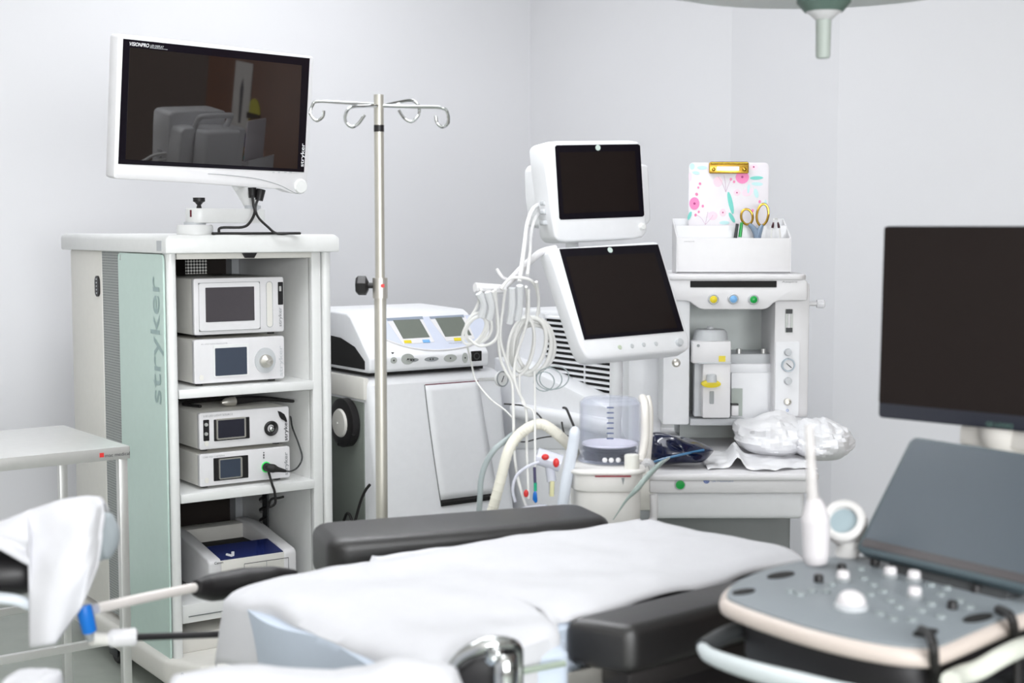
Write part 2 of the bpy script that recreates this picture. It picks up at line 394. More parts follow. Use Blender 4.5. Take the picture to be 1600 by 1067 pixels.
# little perforated bracket under the top
PB = dots('perforated_black_bracket', (30, 27, 26), (225, 225, 220), 95, 95, (0, 2), .1)
x0, x1_, zz0, zz1 = T.rect(290, 404, 323, 428, .35)
MB().box(x0, x1_, .35, .353, zz0, zz1).done('perforated_bracket', PB, t)

def console(label, TL, TR, BR, BL, yf, zrest, depth=.38, name='console'):
    x0 = (T.X(*TL, yf) + T.X(*BL, yf)) / 2; x1 = (T.X(*TR, yf) + T.X(*BR, yf)) / 2
    zt_ = (T.Z(*TL, yf) + T.Z(*TR, yf)) / 2
    q = T.w((x0, yf, zrest + .0015)); f = Fr(q, 35); h = zt_ - zrest; w = x1 - x0
    r = thing('medical_console', label, 'medical console', f, 'consoles stacked in the tower')
    MB().box(0, w, .012, depth, .008, h, .006).done('housing', CREAM, r)
    MB().prism(rr(-.001, w + .001, .008, h + .001, .008), 0, .02, 'y', .005, 2).done('front_panel', WHITE, r)
    for fx in (.03, w - .03):
        for fy in (.04, depth - .05): MB().cyl((fx, fy, 0), (fx, fy, .01), .012, n=12).done('foot', RUBBER, r)
    MB().prism(oval(.022, .028, .007, .009), -.0025, .002, 'y').done('corner_button', CREAM, r)
    return r, f, w, h
def plate(f, u0, v0, u1, v1, y0, y1, m, name, par, rad=.002, label=None):
    a = f.rect(u0, v0, u1, v1, y0); return MB().prism(rr(*a, rad), y0, y1, 'y').done(name, m, par, label=label)
def ring_plate(f, u0, v0, u1, v1, wd, y0, y1, m, name, par):
    x0, x1, z0, z1 = f.rect(u0, v0, u1, v1, y0); b = MB()
    b.box(x0, x1, y0, y1, z0, z0 + wd).box(x0, x1, y0, y1, z1 - wd, z1).box(x0, x0 + wd, y0, y1, z0, z1).box(x1 - wd, x1, y0, y1, z0, z1)
    return b.done(name, m, par)
def vtext(f, s, par, m, ub, v0, v1, capw, y=-.0012, bold=.01):
    a = f.px(ub, v0, y=y); c = f.px(ub - .3, v1, y=y)
    return text('lettering', s, par, m, (a.x, y, a.z), (0, 0, 1), (-1, 0, 0), c.z - a.z, capw, bold)
yf = .035
# bottoms of stack
zc2 = z1; zc1 = (T.Z(304.4, 529.5, yf) + T.Z(444, 522, yf)) / 2
r, f, w, h = console('topmost console in the tower, with a large dark touch screen and rounded vertical slot', (302.5, 435.4), (443, 434.4), (444, 520.5), (304.4, 528.3), yf, zc1)
plate(f, 311.5, 441.5, 406, 515.5, -.007, .002, WHITE, 'screen_frame', r, .008)
ring_plate(f, 311, 441, 406.5, 516, .0016, -.0035, .001, MGREY, 'frame_gap', r)
plate(f, 321.5, 448.5, 397.5, 502, -.0085, 0, mat('console_dark_screen', (72, 68, 72), .2), 'screen', r)
x0, x1_, zz0, zz1 = f.rect(416.5, 440, 426, 511, -.002)
ss = MB().prism(rr(x0, x1_, zz0, zz1, .01), -.0015, .001, 'y').done('slot_cover', CREAM, r)
MB().tube([(p, -.0015, q) for p, q in rr(x0, x1_, zz0, zz1, .01)], .0008, 5, 1, True).done('slot_outline', GREYP, ss)
sp = plate(f, 434.5, 440.5, 442.3, 476, -.0015, .002, BLACK, 'port_strip', r)
plate(f, 436.5, 447, 439.5, 455, -.004, 0, STEEL, 'port_plug', sp)
vtext(f, 'stryker', r, INKM, 440, 510, 480, .014)
r, f, w, h = console('white console with metal nozzle on a grey oval, under the dark screened one', (303.5, 532), (444, 526), (445, 596), (304.4, 604.7), yf, zc2)
plate(f, 334, 538, 389, 588, -.003, .002, ENAMEL, 'screen_frame', r, .004)
plate(f, 336.5, 543, 386, 586, -.004, .001, SCREENB, 'screen', r)
q = f.px(414.5, 563, y=-.002)
MB().prism(oval(q.x, q.z, .037, .042), -.004, .001, 'y').done('nozzle_plate', LGREY, r)
n_ = MB().lathe([(.022, 0), (.021, .012), (.008, .022), (.007, .032), (.009, .033), (.006, .045), (0, .045)], (q.x, -.004, q.z - .002), (0, -1, 0)).done('gas_nozzle', SATIN, r)
vtext(f, 'stryker', r, LGREY, 441.5, 587, 540, .017)
a = f.px(314, 539, y=-.001); text('lettering', '40 L HIGH FLOW INSUFFLATOR', r, INKM, (a.x, -.0012, a.z), (1, 0, 0), (0, 0, 1), .09, .004, 0)
zc4 = z2; zc3 = (T.Z(312.2, 708.5, yf) + T.Z(452, 694.5, yf)) / 2
r, f, w, h = console('console with a framed dark screen and round black light port, above the bottom console', (311.7, 647), (451.6, 635.5), (452, 693.6), (312.2, 707.5), yf, zc3)
sp = plate(f, 318, 656, 327, 689, -.002, .002, BLACK, 'switch_strip', r)
for v_ in (663.5, 678):
    q = f.px(322, v_, y=-.003); MB().lathe([(0, 0), (.006, 0), (.0055, .005), (0, .005)], (q.x, -.002, q.z), (0, -1, 0), 16).done('button', STEEL, sp)
plate(f, 334.5, 653.5, 390, 687, -.002, .002, BLACK, 'display_recess', r)
fr_ = plate(f, 338.5, 653, 384.5, 685.5, -.007, -.001, SATIN, 'screen_frame', r, .005)
plate(f, 341, 655.5, 382, 683, -.008, -.002, mat('scope_screen', (44, 44, 54), .15), 'screen', fr_)
q = f.px(423, 669, y=0)
lp = MB().lathe([(.017, 0), (.024, 0), (.025, .006), (.021, .010), (.014, .006), (.012, 0)], (q.x, 0, q.z), (0, -1, 0)).done('light_port', BLACK, r)
MB().ell((q.x + .003, -.002, q.z - .003), (.010, .006, .010)).done('port_core', CHROME, lp)
vtext(f, 'stryker', r, INKD, 449, 688, 655, .016)
lf = f.poly([(434, 642), (438, 643), (444, 647), (447, 653), (448.5, 659), (446, 658), (440, 655), (437, 651)], -.002)
MB().prism(lf, -.004, .001, 'y').done('leaf_emblem', BLACK, r)
a = f.px(318, 652, y=-.001); text('lettering', 'L10 LED LIGHT SOURCE', r, INKM, (a.x, -.0012, a.z), (1, 0, 0), (0, 0, 1), .1, .006, 0)
r4, f4, w, h = console('bottom console on the middle shelf, with a green lit socket and black cable plugged in', (312, 712), (452.4, 697.6), (454, 750), (313, 764), yf, zc4)
plate(f4, 334, 713.5, 388, 749, -.002, .002, BLACK, 'display_recess', r4)
fr_ = plate(f4, 342.5, 715.5, 379, 747.5, -.007, -.001, SATIN, 'screen_frame', r4, .005)
plate(f4, 344.5, 717.5, 376, 745.5, -.008, -.002, SCREENB, 'screen', fr_)
q = f4.px(415.5, 729.5, y=0)
MB().prism(oval(q.x, q.z, .016, .018), -.004, .001, 'y').done('lit_socket', mat('green_lit_ring', (70, 230, 110), .4, emit=(80, 240, 120), estr=.12), r4)
vtext(f4, 'stryker', r4, INKM, 449.5, 742, 706, .016)
a = f4.px(317, 716, y=-.001); text('lettering', '1288 HD CAMERA', r4, INKM, (a.x, -.0012, a.z), (1, 0, 0), (0, 0, 1), .075, .005, 0)
for v_, rz in ((707, .002), (711, .004), (715, .003)):
    p_ = f4.px(412, v_, y=0); MB().prism(oval(p_.x, p_.z, .002, rz, 8), -.0015, .001, 'y').done('indicator', DGREY, r4)
# camera cable: plug in the lit socket, lead curling up behind the stack, loop hanging below the shelf
F4 = f4
cb = thing('camera_cable', 'black camera plug and cable in the green lit socket of the bottom console', 'cable', F4)
s0 = V((q.x, 0, q.z))
MB().cyl(s0 + V((0, -.003, 0)), s0 + V((0, -.035, 0)), .0145, .012, 16, .002).done('plug', RUBBER, cb)
e1 = F4.px(432, 733, y=-.07); e2 = F4.px(447, 736, y=-.07)
MB().tube([s0 + V((.002, -.03, 0)), F4.px(420, 731, y=-.05), F4.px(428, 732, y=-.06), F4.px(434, 733.5, y=-.065), e2], [.009, .014, .014, .009, .004], 10).done('plug_boot', RUBBER, cb)
MB().tube([e2, F4.px(455, 736, y=-.05), F4.px(466, 729, y=.0), F4.px(472, 714, y=.03), F4.px(466, 692, y=.05), F4.px(457, 668, y=.08), F4.px(454, 650, y=.14), F4.px(450, 640, y=.22)], .0028, 8).done('lead', DGREY, cb)
MB().tube([s0 + V((0, -.02, -.012)), F4.px(421, 742, y=-.04), F4.px(425, 756, y=-.045), F4.px(429, 768, y=-.045), F4.px(430, 786, y=-.03), F4.px(420, 792, y=-.01), F4.px(424, 780, y=.01), F4.px(436, 778, y=.0), F4.px(443, 776, y=-.0)], .0042, 8).done('hanging_loop', RUBBER, cb)
# handpiece on top of third console
zh = zc3 + (f.px(380, 641, y=.05).z if False else (T.Z(311.7, 647, yf) + T.Z(451.6, 635.5, yf)) / 2 - zc3)
hp = Fr(T.w((.2, yf + .05, zh + .001)), 35)
hq = thing('camera_handpiece', 'metal tipped camera handpiece with black lead, on the console under the upper shelf', 'handpiece', hp)
a = hp.px(346, 632, y=.05); a.z = .018
MB().tube([V((a.x, .05, .016)), V((a.x + .02, .055, .017)), V((a.x + .05, .06, .017))], [.004, .014, .016], 12, 4).done('tip', SATIN, hq)
MB().tube([V((a.x + .05, .06, .017)), V((a.x + .10, .07, .016)), V((a.x + .18, .08, .012)), V((a.x + .25, .03, .006)), V((a.x + .2, .2, .006)), V((a.x + .05, .22, .006)), V((a.x - .08, .18, .006)), V((a.x - .06, .08, .006))], [.014, .010, .006, .005, .005, .005, .005, .005], 8).done('lead', RUBBER, hq)
# hanging rack of dark hooks at the right rear inside
zr = [T.Z(430, v_, .3) for v_ in (774, 790, 806, 823)]
MB().box(xs - .04, xs - .034, .28, .32, min(zr) - .02, z2 - th1).done('hook_rail', DGREY, t)
for z in zr: MB().tube([(xs - .036, .3, z), (xs - .07, .27, z), (xs - .09, .22, z + .002)], .005, 8).done('hook', BLACK, t)

# ------------------------------------------------------------------ printer
PRF = Fr(T.w((0, .02, z3 + .0015)), 35)
pr = thing('photo_printer', 'white photo printer with a glossy dark blue lid on the tower bottom shelf', 'printer', PRF)
px0 = PRF.X(326.8, 910); px1 = PRF.X(464, 880); pz1 = (PRF.Z(326.8, 877) + PRF.Z(463.4, 857)) / 2
dp = .40
hr = .045
def ptop(y): return pz1 + min(y, .26) / .26 * hr
xa, xb = px0 + .045, px1 - .045
MB().prism([(0, .01), (dp, .01), (dp, pz1 + hr), (.26, pz1 + hr), (.012, pz1 + .002), (0, pz1 - .008)], px0, xa, 'x', .008, 3).done('side_wing', WHITE, pr)
MB().prism([(0, .01), (dp, .01), (dp, pz1 + hr), (.26, pz1 + hr), (.012, pz1 + .002), (0, pz1 - .008)], xb, px1, 'x', .008, 3).done('side_wing', WHITE, pr)
MB().prism([(.004, .01), (dp, .01), (dp, pz1 + hr - .01), (.33, pz1 + hr - .01), (.33, pz1 - .02), (.1, pz1 - .02), (.006, pz1 - .006)], xa - .004, xb + .004, 'x', .002).done('housing', CREAM, pr)
MB().prism([(.01, pz1 - .004), (.13, pz1 + .017), (.13, pz1 + .012), (.012, pz1 - .010)], xa, xb, 'x').done('lid', mat('glossy_navy_lid', (34, 44, 100), .12), pr)
MB().prism([(.13, pz1 - .018), (.329, pz1 - .018), (.329, pz1 - .014), (.13, pz1 - .014)], xa, xb, 'x').done('paper_well', MATTE, pr)
pf = PRF
a = pf.rect(382, 876, 451, 905, -.001)
tr = MB().tube([(a[0], -.001, a[2]), (a[0], -.001, a[3]), (a[1], -.001, a[3]), (a[1], -.001, a[2])], .0012, 5, 1).done('tray_outline', DGREY, pr)
MB().tube([((a[0] + a[1]) / 2, -.001, a[2]), ((a[0] + a[1]) / 2, -.001, a[3])], .0007, 5, 1).done('tray_seam', GREYP, tr)
q = pf.px(335, 882, y=-.001); text('lettering', 'Canon', pr, INKD, (q.x, -.0012, q.z), (1, 0, 0), (0, 0, 1), .03, None, .01)
for fx in (px0 + .03, px1 - .03):
    for fy in (.03, dp - .04): MB().cyl((fx, fy, 0), (fx, fy, .012), .012, n=12).done('foot', RUBBER, pr)
lb = MB()
lx, ly = xa + .03, .03
lid_n = lambda x, y: (x, y, pz1 - .004 + (y - .01) / .12 * .021 + .001)
lb.bm.faces.new([lb.bm.verts.new(lid_n(*k)) for k in ((lx, .04), (lx + .012, .02), (lx + .024, .025), (lx + .04, .06), (lx + .03, .062), (lx + .02, .04), (lx + .010, .055))])
lb.done('emblem', INKW, pr)
q0 = lid_n(xa + .02, .07)

# ------------------------------------------------------------------ big display on its arm
MF = Fr((-.878, 4.293, 1.8485), 40.3, 5.89, .8)
zs = zt
md = thing('display_monitor', 'large white framed widescreen monitor on an arm atop the equipment tower', 'monitor', Matrix.Translation(T.w((.2, .09, zt))))
def toM(parentM, m): return parentM.inverted() @ m
IM = md.matrix_world.inverted()
hm = MF.poly([(186, 53), (300, 65), (400, 77.5), (488, 88), (490.5, 91), (488, 150), (480, 293), (478, 299), (470, 303.5), (455, 302), (438, 295), (420, 294.6), (300, 286), (182, 279.5), (177.5, 277), (178, 268), (184.5, 58)], 0)
ho = MB().prism(hm, 0, .055, 'y', .004, 2, 45).done('housing', WHITE, md, mx=IM @ MF.M)
MB().box(-.2, .2, .05, .085, -.12, .12, .02).done('rear_mount', WHITE, md, mx=IM @ MF.M)
gl = MB().prism(MF.poly([(192.6, 60.4), (484, 91.2), (475, 269), (184.8, 256)], -.001), -.0015, .002, 'y').done('glass_bezel', BEZEL, ho, mx=IM @ MF.M)
SCR2 = mat('display_screen_glass', (24, 19, 18), .02, ior=1.95)
MB().prism(MF.poly([(203, 74), (471.5, 102), (464.5, 264), (196, 249)], -.002), -.0022, 0, 'y').done('screen', SCR2, ho, mx=IM @ MF.M)
def mtext(s, u, v, u2, hgt, m, bold=.02, shear=0, up=False, v2=None):
    a = MF.px(u, v, y=-.0025)
    if not up:
        b_ = MF.px(u2, v, y=-.0025); o_ = text('lettering', s, gl, m, a, (1, 0, 0), (0, 0, 1), b_.x - a.x, hgt, bold, shear)
    else:
        b_ = MF.px(u, v2, y=-.0025); o_ = text('lettering', s, gl, m, a, (0, 0, 1), (-1, 0, 0), b_.z - a.z, hgt, bold, shear)
    o_.data.transform(IM @ MF.M); return o_
mtext('VISIONPRO', 202.5, 71, 233, .0105, INKW, .008, .25)
mtext('LED DISPLAY', 234.5, 73.4, 256, .007, LGREY, .004, .25)
a = MF.px(234, 74.4, y=-.0025); b_ = MF.px(262, 74.7, y=-.0025)
MB().box(a.x, b_.x, -.0026, -.0022, a.z - .001, a.z).done('lettering_rule', LGREY, gl, mx=IM @ MF.M)
mtext('stryker', 474, 260.5, 0, .017, INKW, .012, 0, True, 224)
for u in (427.5, 436, 446, 454):
    q = MF.px(u, 269, y=-.0025)
    MB().box(q.x - .004, q.x + .004, -.0028, -.0022, q.z - .002, q.z + .0015).done('indicator', LGREY, gl, mx=IM @ MF.M)
q = MF.px(469.5, 291, y=0)
MB().lathe([(0, .006), (.020, .006), (.023, .002), (.023, -.004), (0, -.004)], (q.x, 0, q.z), (0, -1, 0)).done('power_knob', ENAMEL, ho, mx=IM @ MF.M)
sm = MF.poly([(325, 271.5), (350, 273), (400, 279), (436, 289), (458, 300), (466, 302.5)], -.001)
MB().tube([(p_, -.0006, q_) for p_, q_ in sm], .0009, 6).done('seam', GREYP, ho, mx=IM @ MF.M)
# arm: foot, horizontal beam, tilting strut
AF = Fr(T.w((.2, .09, zt)), 35); IA = IM @ AF.M
fx = AF.X(304.5, 358, 0); fr0 = AF.X(331, 358, 0) - fx
MB().lathe([(0, 0), (fr0, 0), (fr0, .026), (fr0 - .004, .031), (0, .031)], (fx, 0, 0)).done('foot', ENAMEL, md, mx=IA)
az0, az1 = .037, AF.Z(310, 325.5, 0)
ax0, ax1 = AF.X(292, 340, 0), AF.X(411, 340, 0)
arm = MB().prism(rr(ax0, ax1, -.045, .045, .04, 6), az0, az1, 'z', .004, 2).done('beam', ENAMEL, md, mx=IA)
MB().cyl((fx, 0, .03), (fx, 0, .04), .035).done('swivel', LGREY, md, mx=IA)
kx = AF.X(311, 320, 0)
kz = az1
MB().cyl((kx, 0, kz), (kx, 0, kz + .012), .009, .006, 16).lathe([(.008, .012), (.012, .018), (.019, .022), (.019, .034), (0, .034)], (kx, 0, kz)).done('clamp_knob', BLACK, md, mx=IA)
a = AF.px(298, 333, y=-.0455)
MB().box(a.x - .0025, a.x + .0025, -.047, -.044, a.z - .012, a.z + .010).done('slot', mat('dark_red_mark', (96, 20, 36), .5), arm, mx=IA)
p0 = AF.px(396, 324, y=0); p1 = AF.px(372, 286, y=.03)
mb = MF.w((0, .07, -.06))
mbl = AF.l(mb)
MB().tube([AF.px(395, 325, y=0), AF.px(384, 305, y=.02), AF.px(372, 280, y=.03), mbl], [.022, .024, .03, .03], 12, 3).done('strut', ENAMEL, md, mx=IA)
MB().cyl(AF.px(395, 329, y=-.02), AF.px(395, 321, y=-.02), .026).done('elbow', LGREY, md, mx=IA)
# display cables drop from the monitor and lie on the tower top
CF = Fr(T.w((.2, .05, zt)), 35)
def cable(label, pts, r, m, name='cable', cat='cable', fr=None, group=None, parts=()):
    c = thing(name, label, cat, fr or CF, group); MB().tube(pts, r, 8).done('lead', m, c); return c
cz = .004
c1 = cable('black cable curling left from the monitor onto the tower top', [CF.px(394, 303, y=.02), CF.px(396, 320, y=-.02), CF.px(398, 332, y=-.05), CF.px(390, 348, y=-.05), CF.px(378, 355, y=-.05), CF.px(345, 356, y=-.03), V((CF.X(337, 360, 0), -.02, cz)), V((CF.X(334, 361, 0), .05, cz))], .0045, RUBBER)
MB().cyl(CF.px(394, 293, y=.02), CF.px(394.5, 309, y=.02), .014, .012, 10, .002).done('plug', BLACK, c1)
c2 = cable('black cable curving right from the monitor along the tower top', [CF.px(404, 309, y=0.01), CF.px(399, 325, y=-.03), CF.px(404, 340, y=-.06), CF.px(418, 354, y=-.09), V((CF.X(432, 360, -.12), -.12, cz)), V((CF.X(452, 361, -.12), -.13, cz)), V((CF.X(464, 361.5, -.1), -.12, cz)), V((CF.X(440, 361, -.1), -.1, cz)), V((CF.X(390, 361, -.1), -.1, cz)), V((CF.X(350, 360.5, -.08), -.075, cz)), V((CF.X(332, 360, -.1), -.1, cz))], .0042, RUBBER)
MB().cyl(CF.px(408, 296, y=.01), CF.px(404.5, 313, y=.01), .015, .013, 10, .002).done('plug', BLACK, c2)
# ------------------------------------------------------------------ electrosurgical unit on its rounded cart
o = P(577, 584, 4.8); E = Fr((o.x, o.y, 0), 35)
ew = E.X(768, 577); ezt = E.Z(600, 588)
ct = thing('surgical_cart', 'white rounded cart with a tall front door under the electrosurgical generator', 'equipment cart', E)
def eb(z):
    t = min(max((ezt - z) / .5, 0), 1.3); return -.085 * (t ** 1.3) if t > 0 else 0
zs_ = [ezt - .004, ezt - .03, ezt - .1, ezt - .2, ezt - .3, ezt - .42, ezt - .52, ezt - .62]
prof = [(.56, ezt), (.05, ezt)] + [(eb(z) + (.012 if i == 0 else 0), z) for i, z in enumerate(zs_)] + [(-.07, .16), (.0, .11), (.56, .11)]
MB().prism(prof, .0, ew + .05, 'x', .035, 4, 50).done('cart_body', WHITE2, ct)
# left side: upper lip, and a flat plate with the recess shade in its colour
MB().box(-.012, .01, .02, .56, E.px(545, 621, x=-.01).z, ezt - .004, .006).done('side_lip', CREAM, ct)
MB().box(-.004, .004, .035, .55, .2, E.px(545, 624, x=0).z, .002).done('side_recess_shade', mat('grey_green_shade', (118, 124, 118), .6), ct)
rc = E.px(539, 660, x=-.02)
rl = MB().lathe([(.02, .0), (.085, .004), (.085, .03), (.07, .034), (0, .034)], (-.004, rc.y, rc.z), (-1, 0, 0)).done('cord_reel', BLACK, ct)
MB().lathe([(0, .045), (.046, .042), (.05, .036), (.05, .032), (0, .032)], (-.004, rc.y, rc.z), (-1, 0, 0)).cyl((-.049, rc.y, rc.z), (-.053, rc.y, rc.z), .004, n=10).done('reel_disc', CREAM, rl)
dTL, dTR, dBL, dBR = [E.px(u, v, y=yy) for (u, v), yy in (((663, 602), eb(ezt - .03)), ((746, 595.5), eb(ezt - .03)), ((687, 780), eb(ezt - .42)), ((775, 770), eb(ezt - .42)))]
zT = (dTL.z + dTR.z) / 2; zB = (dBL.z + dBR.z) / 2
def doorpt(off, ex=0):
    def f(u, v):
        z = zT + ex - (zT - zB + 2 * ex) * v
        k = u * (1 + 0) 
        xl = dTL.x * (1 - v) + dBL.x * v - ex; xr_ = dTR.x * (1 - v) + dBR.x * v + ex
        return V((xl + (xr_ - xl) * k, eb(z) - off, z))
    return f
MB().grid(doorpt(.003, .002), 8, 16).done('door_gap', MGREY, ct, solid=.003)
dr = MB().grid(doorpt(.005), 8, 16).done('door', WHITE2, ct, solid=.006)
f_ = doorpt(.002)
MB().tube([f_(0, 1.0) + V((0, 0, -.012)), f_(1, 1.0) + V((0, 0, -.012))], .013, 6, 1).done('door_grip', MATTE, dr)
MB().tube([f_(0, 0) + V((0, -.004, .002)), f_(1, 0) + V((0, -.004, .002))], .0018, 6, 1).done('door_edge', mat('dark_red_edge', (120, 40, 60), .5), dr)
MB().prism([(.02, -.02), (ew + .02, -.02), (ew + .02, .54), (.02, .54)], .07, .112, 'z', .01).done('plinth', DGREY, ct)
for cx, cy in ((.06, .03), (ew - .03, .03), (.06, .5), (ew - .03, .5)):
    MB().lathe([(0, -.015), (.032, -.015), (.036, 0), (.032, .015), (0, .015)], (cx, cy, .036), (1, 0, 0)).cyl((cx, cy, .05), (cx, cy, .08), .012).done('caster', RUBBER, ct)
gq = E.px(781, 592, y=-.13)
gp_ = MB().lathe([(0, 0), (.026, 0), (.028, .004), (.028, .014), (0, .014)], (gq.x, -.13, gq.z), (.15, -1, .1)).done('dial_gauge', ENAMEL, ct)
MB().torus((gq.x + .002, -.144, gq.z + .0015), (.15, -1, .1), .026, .0025).done('gauge_ring', GREYP, gp_)
MB().tube([(gq.x - .004, -.147, gq.z - .01), (gq.x + .006, -.147, gq.z + .012)], .0014, 6, 1).done('gauge_needle', BLACK, gp_)
MB().cyl((gq.x, -.13, gq.z), (gq.x - .02, -.03, gq.z - .01), .006).done('gauge_stem', STEEL, ct)
# generator
zg0 = ezt + .012; GO = E.w((.0, .0, zg0)); GF = Fr(GO, 35)
gn = thing('electrosurgical_generator', 'white generator with two sloped screens and a row of sockets, on the rounded cart', 'medical generator', GF)
gw = GF.X(763, 560); zg1 = GF.Z(680, 553)
SF = Fr(GF.w((0, 0, zg1)), 35, -45)
S_ = SF.Z(690, 490)
s7 = S_ * math.sqrt(.5)
MB().prism([(.008, 0), (-.004, .008), (-.004, zg1 - .004), (.004, zg1 + .004), (s7, zg1 + s7), (s7 + .03, zg1 + s7 + .012), (.45, zg1 + s7 + .02), (.5, zg1 + s7), (.5, 0)], 0, gw, 'x', .012, 3).done('housing', WHITE2, gn)
MB().prism([(.03, .012), (.03, .04), (.10, .085), (.2, .11), (.42, .12), (.42, .012)], -.003, .003, 'x').done('side_opening', MATTE, gn)
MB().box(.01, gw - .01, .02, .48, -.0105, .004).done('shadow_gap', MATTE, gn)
LAV = mat('lavender_panel', (206, 212, 228), .45)
IS = GF.I @ SF.M
pn = SF.poly([(602, 499), (640, 496), (700, 493), (745, 492), (756, 501), (763, 515), (759, 526), (740, 538), (712, 545), (680, 547.5), (650, 545), (625, 539), (603, 531)], -.001)
cp = MB().prism(pn, -.0015, .001, 'y').done('control_panel', LAV, gn, mx=IS)
pts = pn[4:] 
MB().tube([(p_, -.001, q_) for p_, q_ in pts], .0035, 6).done('panel_rim', WHITE, gn, mx=IS)
def sq(pts, m, name, off, par=cp): return MB().prism(SF.poly(pts, -off), -off, 0, 'y').done(name, m, par, mx=IS)
LCD = mat('grey_green_lcd', (112, 118, 110), .25)
for k, (fr4, sc4, hd) in enumerate((([(605, 502), (660, 498), (679, 534), (630, 538)], [(614, 500.2), (655.5, 498.4), (671.7, 526.6), (630, 529)], [(603.6, 497), (660, 494), (661.5, 498.4), (605.5, 501)]), ([(671, 498), (727, 494), (742, 529), (698, 533)], [(680, 497), (721, 494.8), (737, 523.5), (696, 526)], [(671, 494.5), (724, 491.5), (725.5, 496), (673, 498.4)]))):
    sq(fr4, WHITE, 'screen_surround', .0022); sq(hd, mat('grey_blue_strip_%d' % k, (140, 150, 166), .5), 'header_strip', .0026); sq(sc4, LCD, 'lcd_screen', .003)
for (u, v), m in (((637, 533.8), YELLOW), ((666, 532.8), SKYB), ((715, 530), YELLOW)):
    sq([(u - 6, v - 2.2), (u + 5, v - 2.6), (u + 6.5, v + 1.8), (u - 4.5, v + 2.2)], m, 'mode_button', .0036)
a = SF.px(702, 537.5, y=-.002); a2 = SF.px(722, 536.5, y=-.002)
o_ = text('lettering', 'MEGADYNE', cp, INKM, (a.x, -.0025, a.z), (1, 0, 0), (0, 0, 1), a2.x - a.x, .006, 0); o_.data.transform(IS)
def sock(u, v, ru, rv, m=LGREY, name='socket', pins=1):
    x0, x1, z0, z1 = GF.rect(u - ru, v - rv, u + ru, v + rv, -.004)
    b = MB().prism(oval((x0 + x1) / 2, (z0 + z1) / 2, (x1 - x0) / 2, (z1 - z0) / 2, 20), -.0055, 0, 'y').done(name, m, gn)
    c = MB()
    for k in range(pins):
        xx = (x0 + x1) / 2 + (k - (pins - 1) / 2) * .011; c.prism(oval(xx, (z0 + z1) / 2, .0026, .003, 8), -.0065, 0, 'y')
    c.done('pin_hole', BLACK, b)
SOCK = mat('socket_grey', (180, 184, 180), .5)
sock(615, 563, 5, 5, SOCK); sock(637, 561, 10, 8.5, SOCK); sock(644, 562.5, 10, 3.2, GREYP, pins=2); sock(674, 561, 11, 3.6, GREYP, pins=2); sock(703.5, 559.5, 10, 6, SOCK); sock(726.5, 559, 4.5, 8, SOCK)
sqs = plate(GF, 737, 548.5, 752.6, 564, -.006, 0, MATTE, 'square_socket', gn, .003)
q = GF.px(745, 556.5, y=-.007); MB().torus((q.x, -.006, q.z), (0, 1, 0), .011, .002).done('socket_ring', DGREY, sqs)
dn = GF.poly([(612, 550.5), (616, 550.5), (614, 553)], -.005); MB().prism(dn, -.005, 0, 'y').done('arrow_mark', BLACK, gn)
# black cord hanging at the cart's left side
MB().tube([V((-.035, rc.y + .02, rc.z - .07)), E.px(532, 694, x=-.03), E.px(552, 678, x=-.03)], .006, 8).tube([E.px(553, 822, x=-.03), E.px(562, 788, x=-.03), E.px(570, 768, x=-.03), E.px(578, 757, x=-.02)], .005, 8).tube([E.px(553, 822, x=-.03), V((-.03, .12, .5)), V((-.04, .2, .3)), V((-.04, .3, .05)), V((-.04, .4, .008)), V((-.1, .5, .008))], .005, 8).done('power_cord', RUBBER, ct)

# ------------------------------------------------------------------ louvred white cabinet by the back wall
o = P(900, 540, 5.0); K = Fr((o.x, o.y, 0), -55)
kx0, kx1 = K.X(800, 520), K.X(966, 560)
kzt = K.Z(865, 486.5)
kb = thing('louvred_cabinet', 'white cabinet with dark louvre slots, between the rounded cart and the anesthesia machine', 'equipment cabinet', K)
MB().box(kx0, kx1, .02, .5, .12, kzt, .012, 3).done('body', WHITE2, kb)
gx0, gx1 = K.X(850, 540), K.X(957, 560); gz1 = K.Z(870, 496); gz0 = K.Z(900, 625)
MB().box(gx0, gx1, .012, .022, gz0, gz1).done('louvre_recess', MATTE, kb)
lv = MB(); n = 15
for i in range(n + 1):
    z = gz1 - (gz1 - gz0) * i / n; lv.prism([(.004, z - .007), (.02, z - .002), (.02, z + .004), (.004, z - .001)], gx0 - .004, gx1 + .004, 'x')
lv.box(gx0 - .01, gx0, .004, .03, gz0, gz1 + .008).box(gx1, gx1 + .01, .004, .03, gz0, gz1 + .008)
lv.box((gx0 + gx1) / 2 + .03, (gx0 + gx1) / 2 + .035, .006, .03, gz0, gz1)
lv.done('louvres', WHITE2, kb)
dk = K.poly([(795, 556), (857, 577.5), (935, 615), (985, 640), (985, 700), (795, 700)], -.02)
MB().prism(dk, -.09, .02, 'y', .01, 2).done('sloped_deck', WHITE2, kb)
zl1, zl0 = K.Z(850, 637, -.1), K.Z(850, 661, -.1)
MB().box(K.X(796, 650, -.12), K.X(985, 650, -.12), -.13, -.02, zl0, zl1, .02, 4).done('rounded_ledge', WHITE2, kb)
MB().box(kx0 + .01, kx1, -.085, .02, .12, zl0 + .01, .01).done('lower_body', WHITE2, kb)
for cx in (kx0 + .06, kx1 - .06):
    for cy in (.0, .44): MB().cyl((cx, cy, 0), (cx, cy, .125), .025, n=16).done('foot', DGREY, kb)
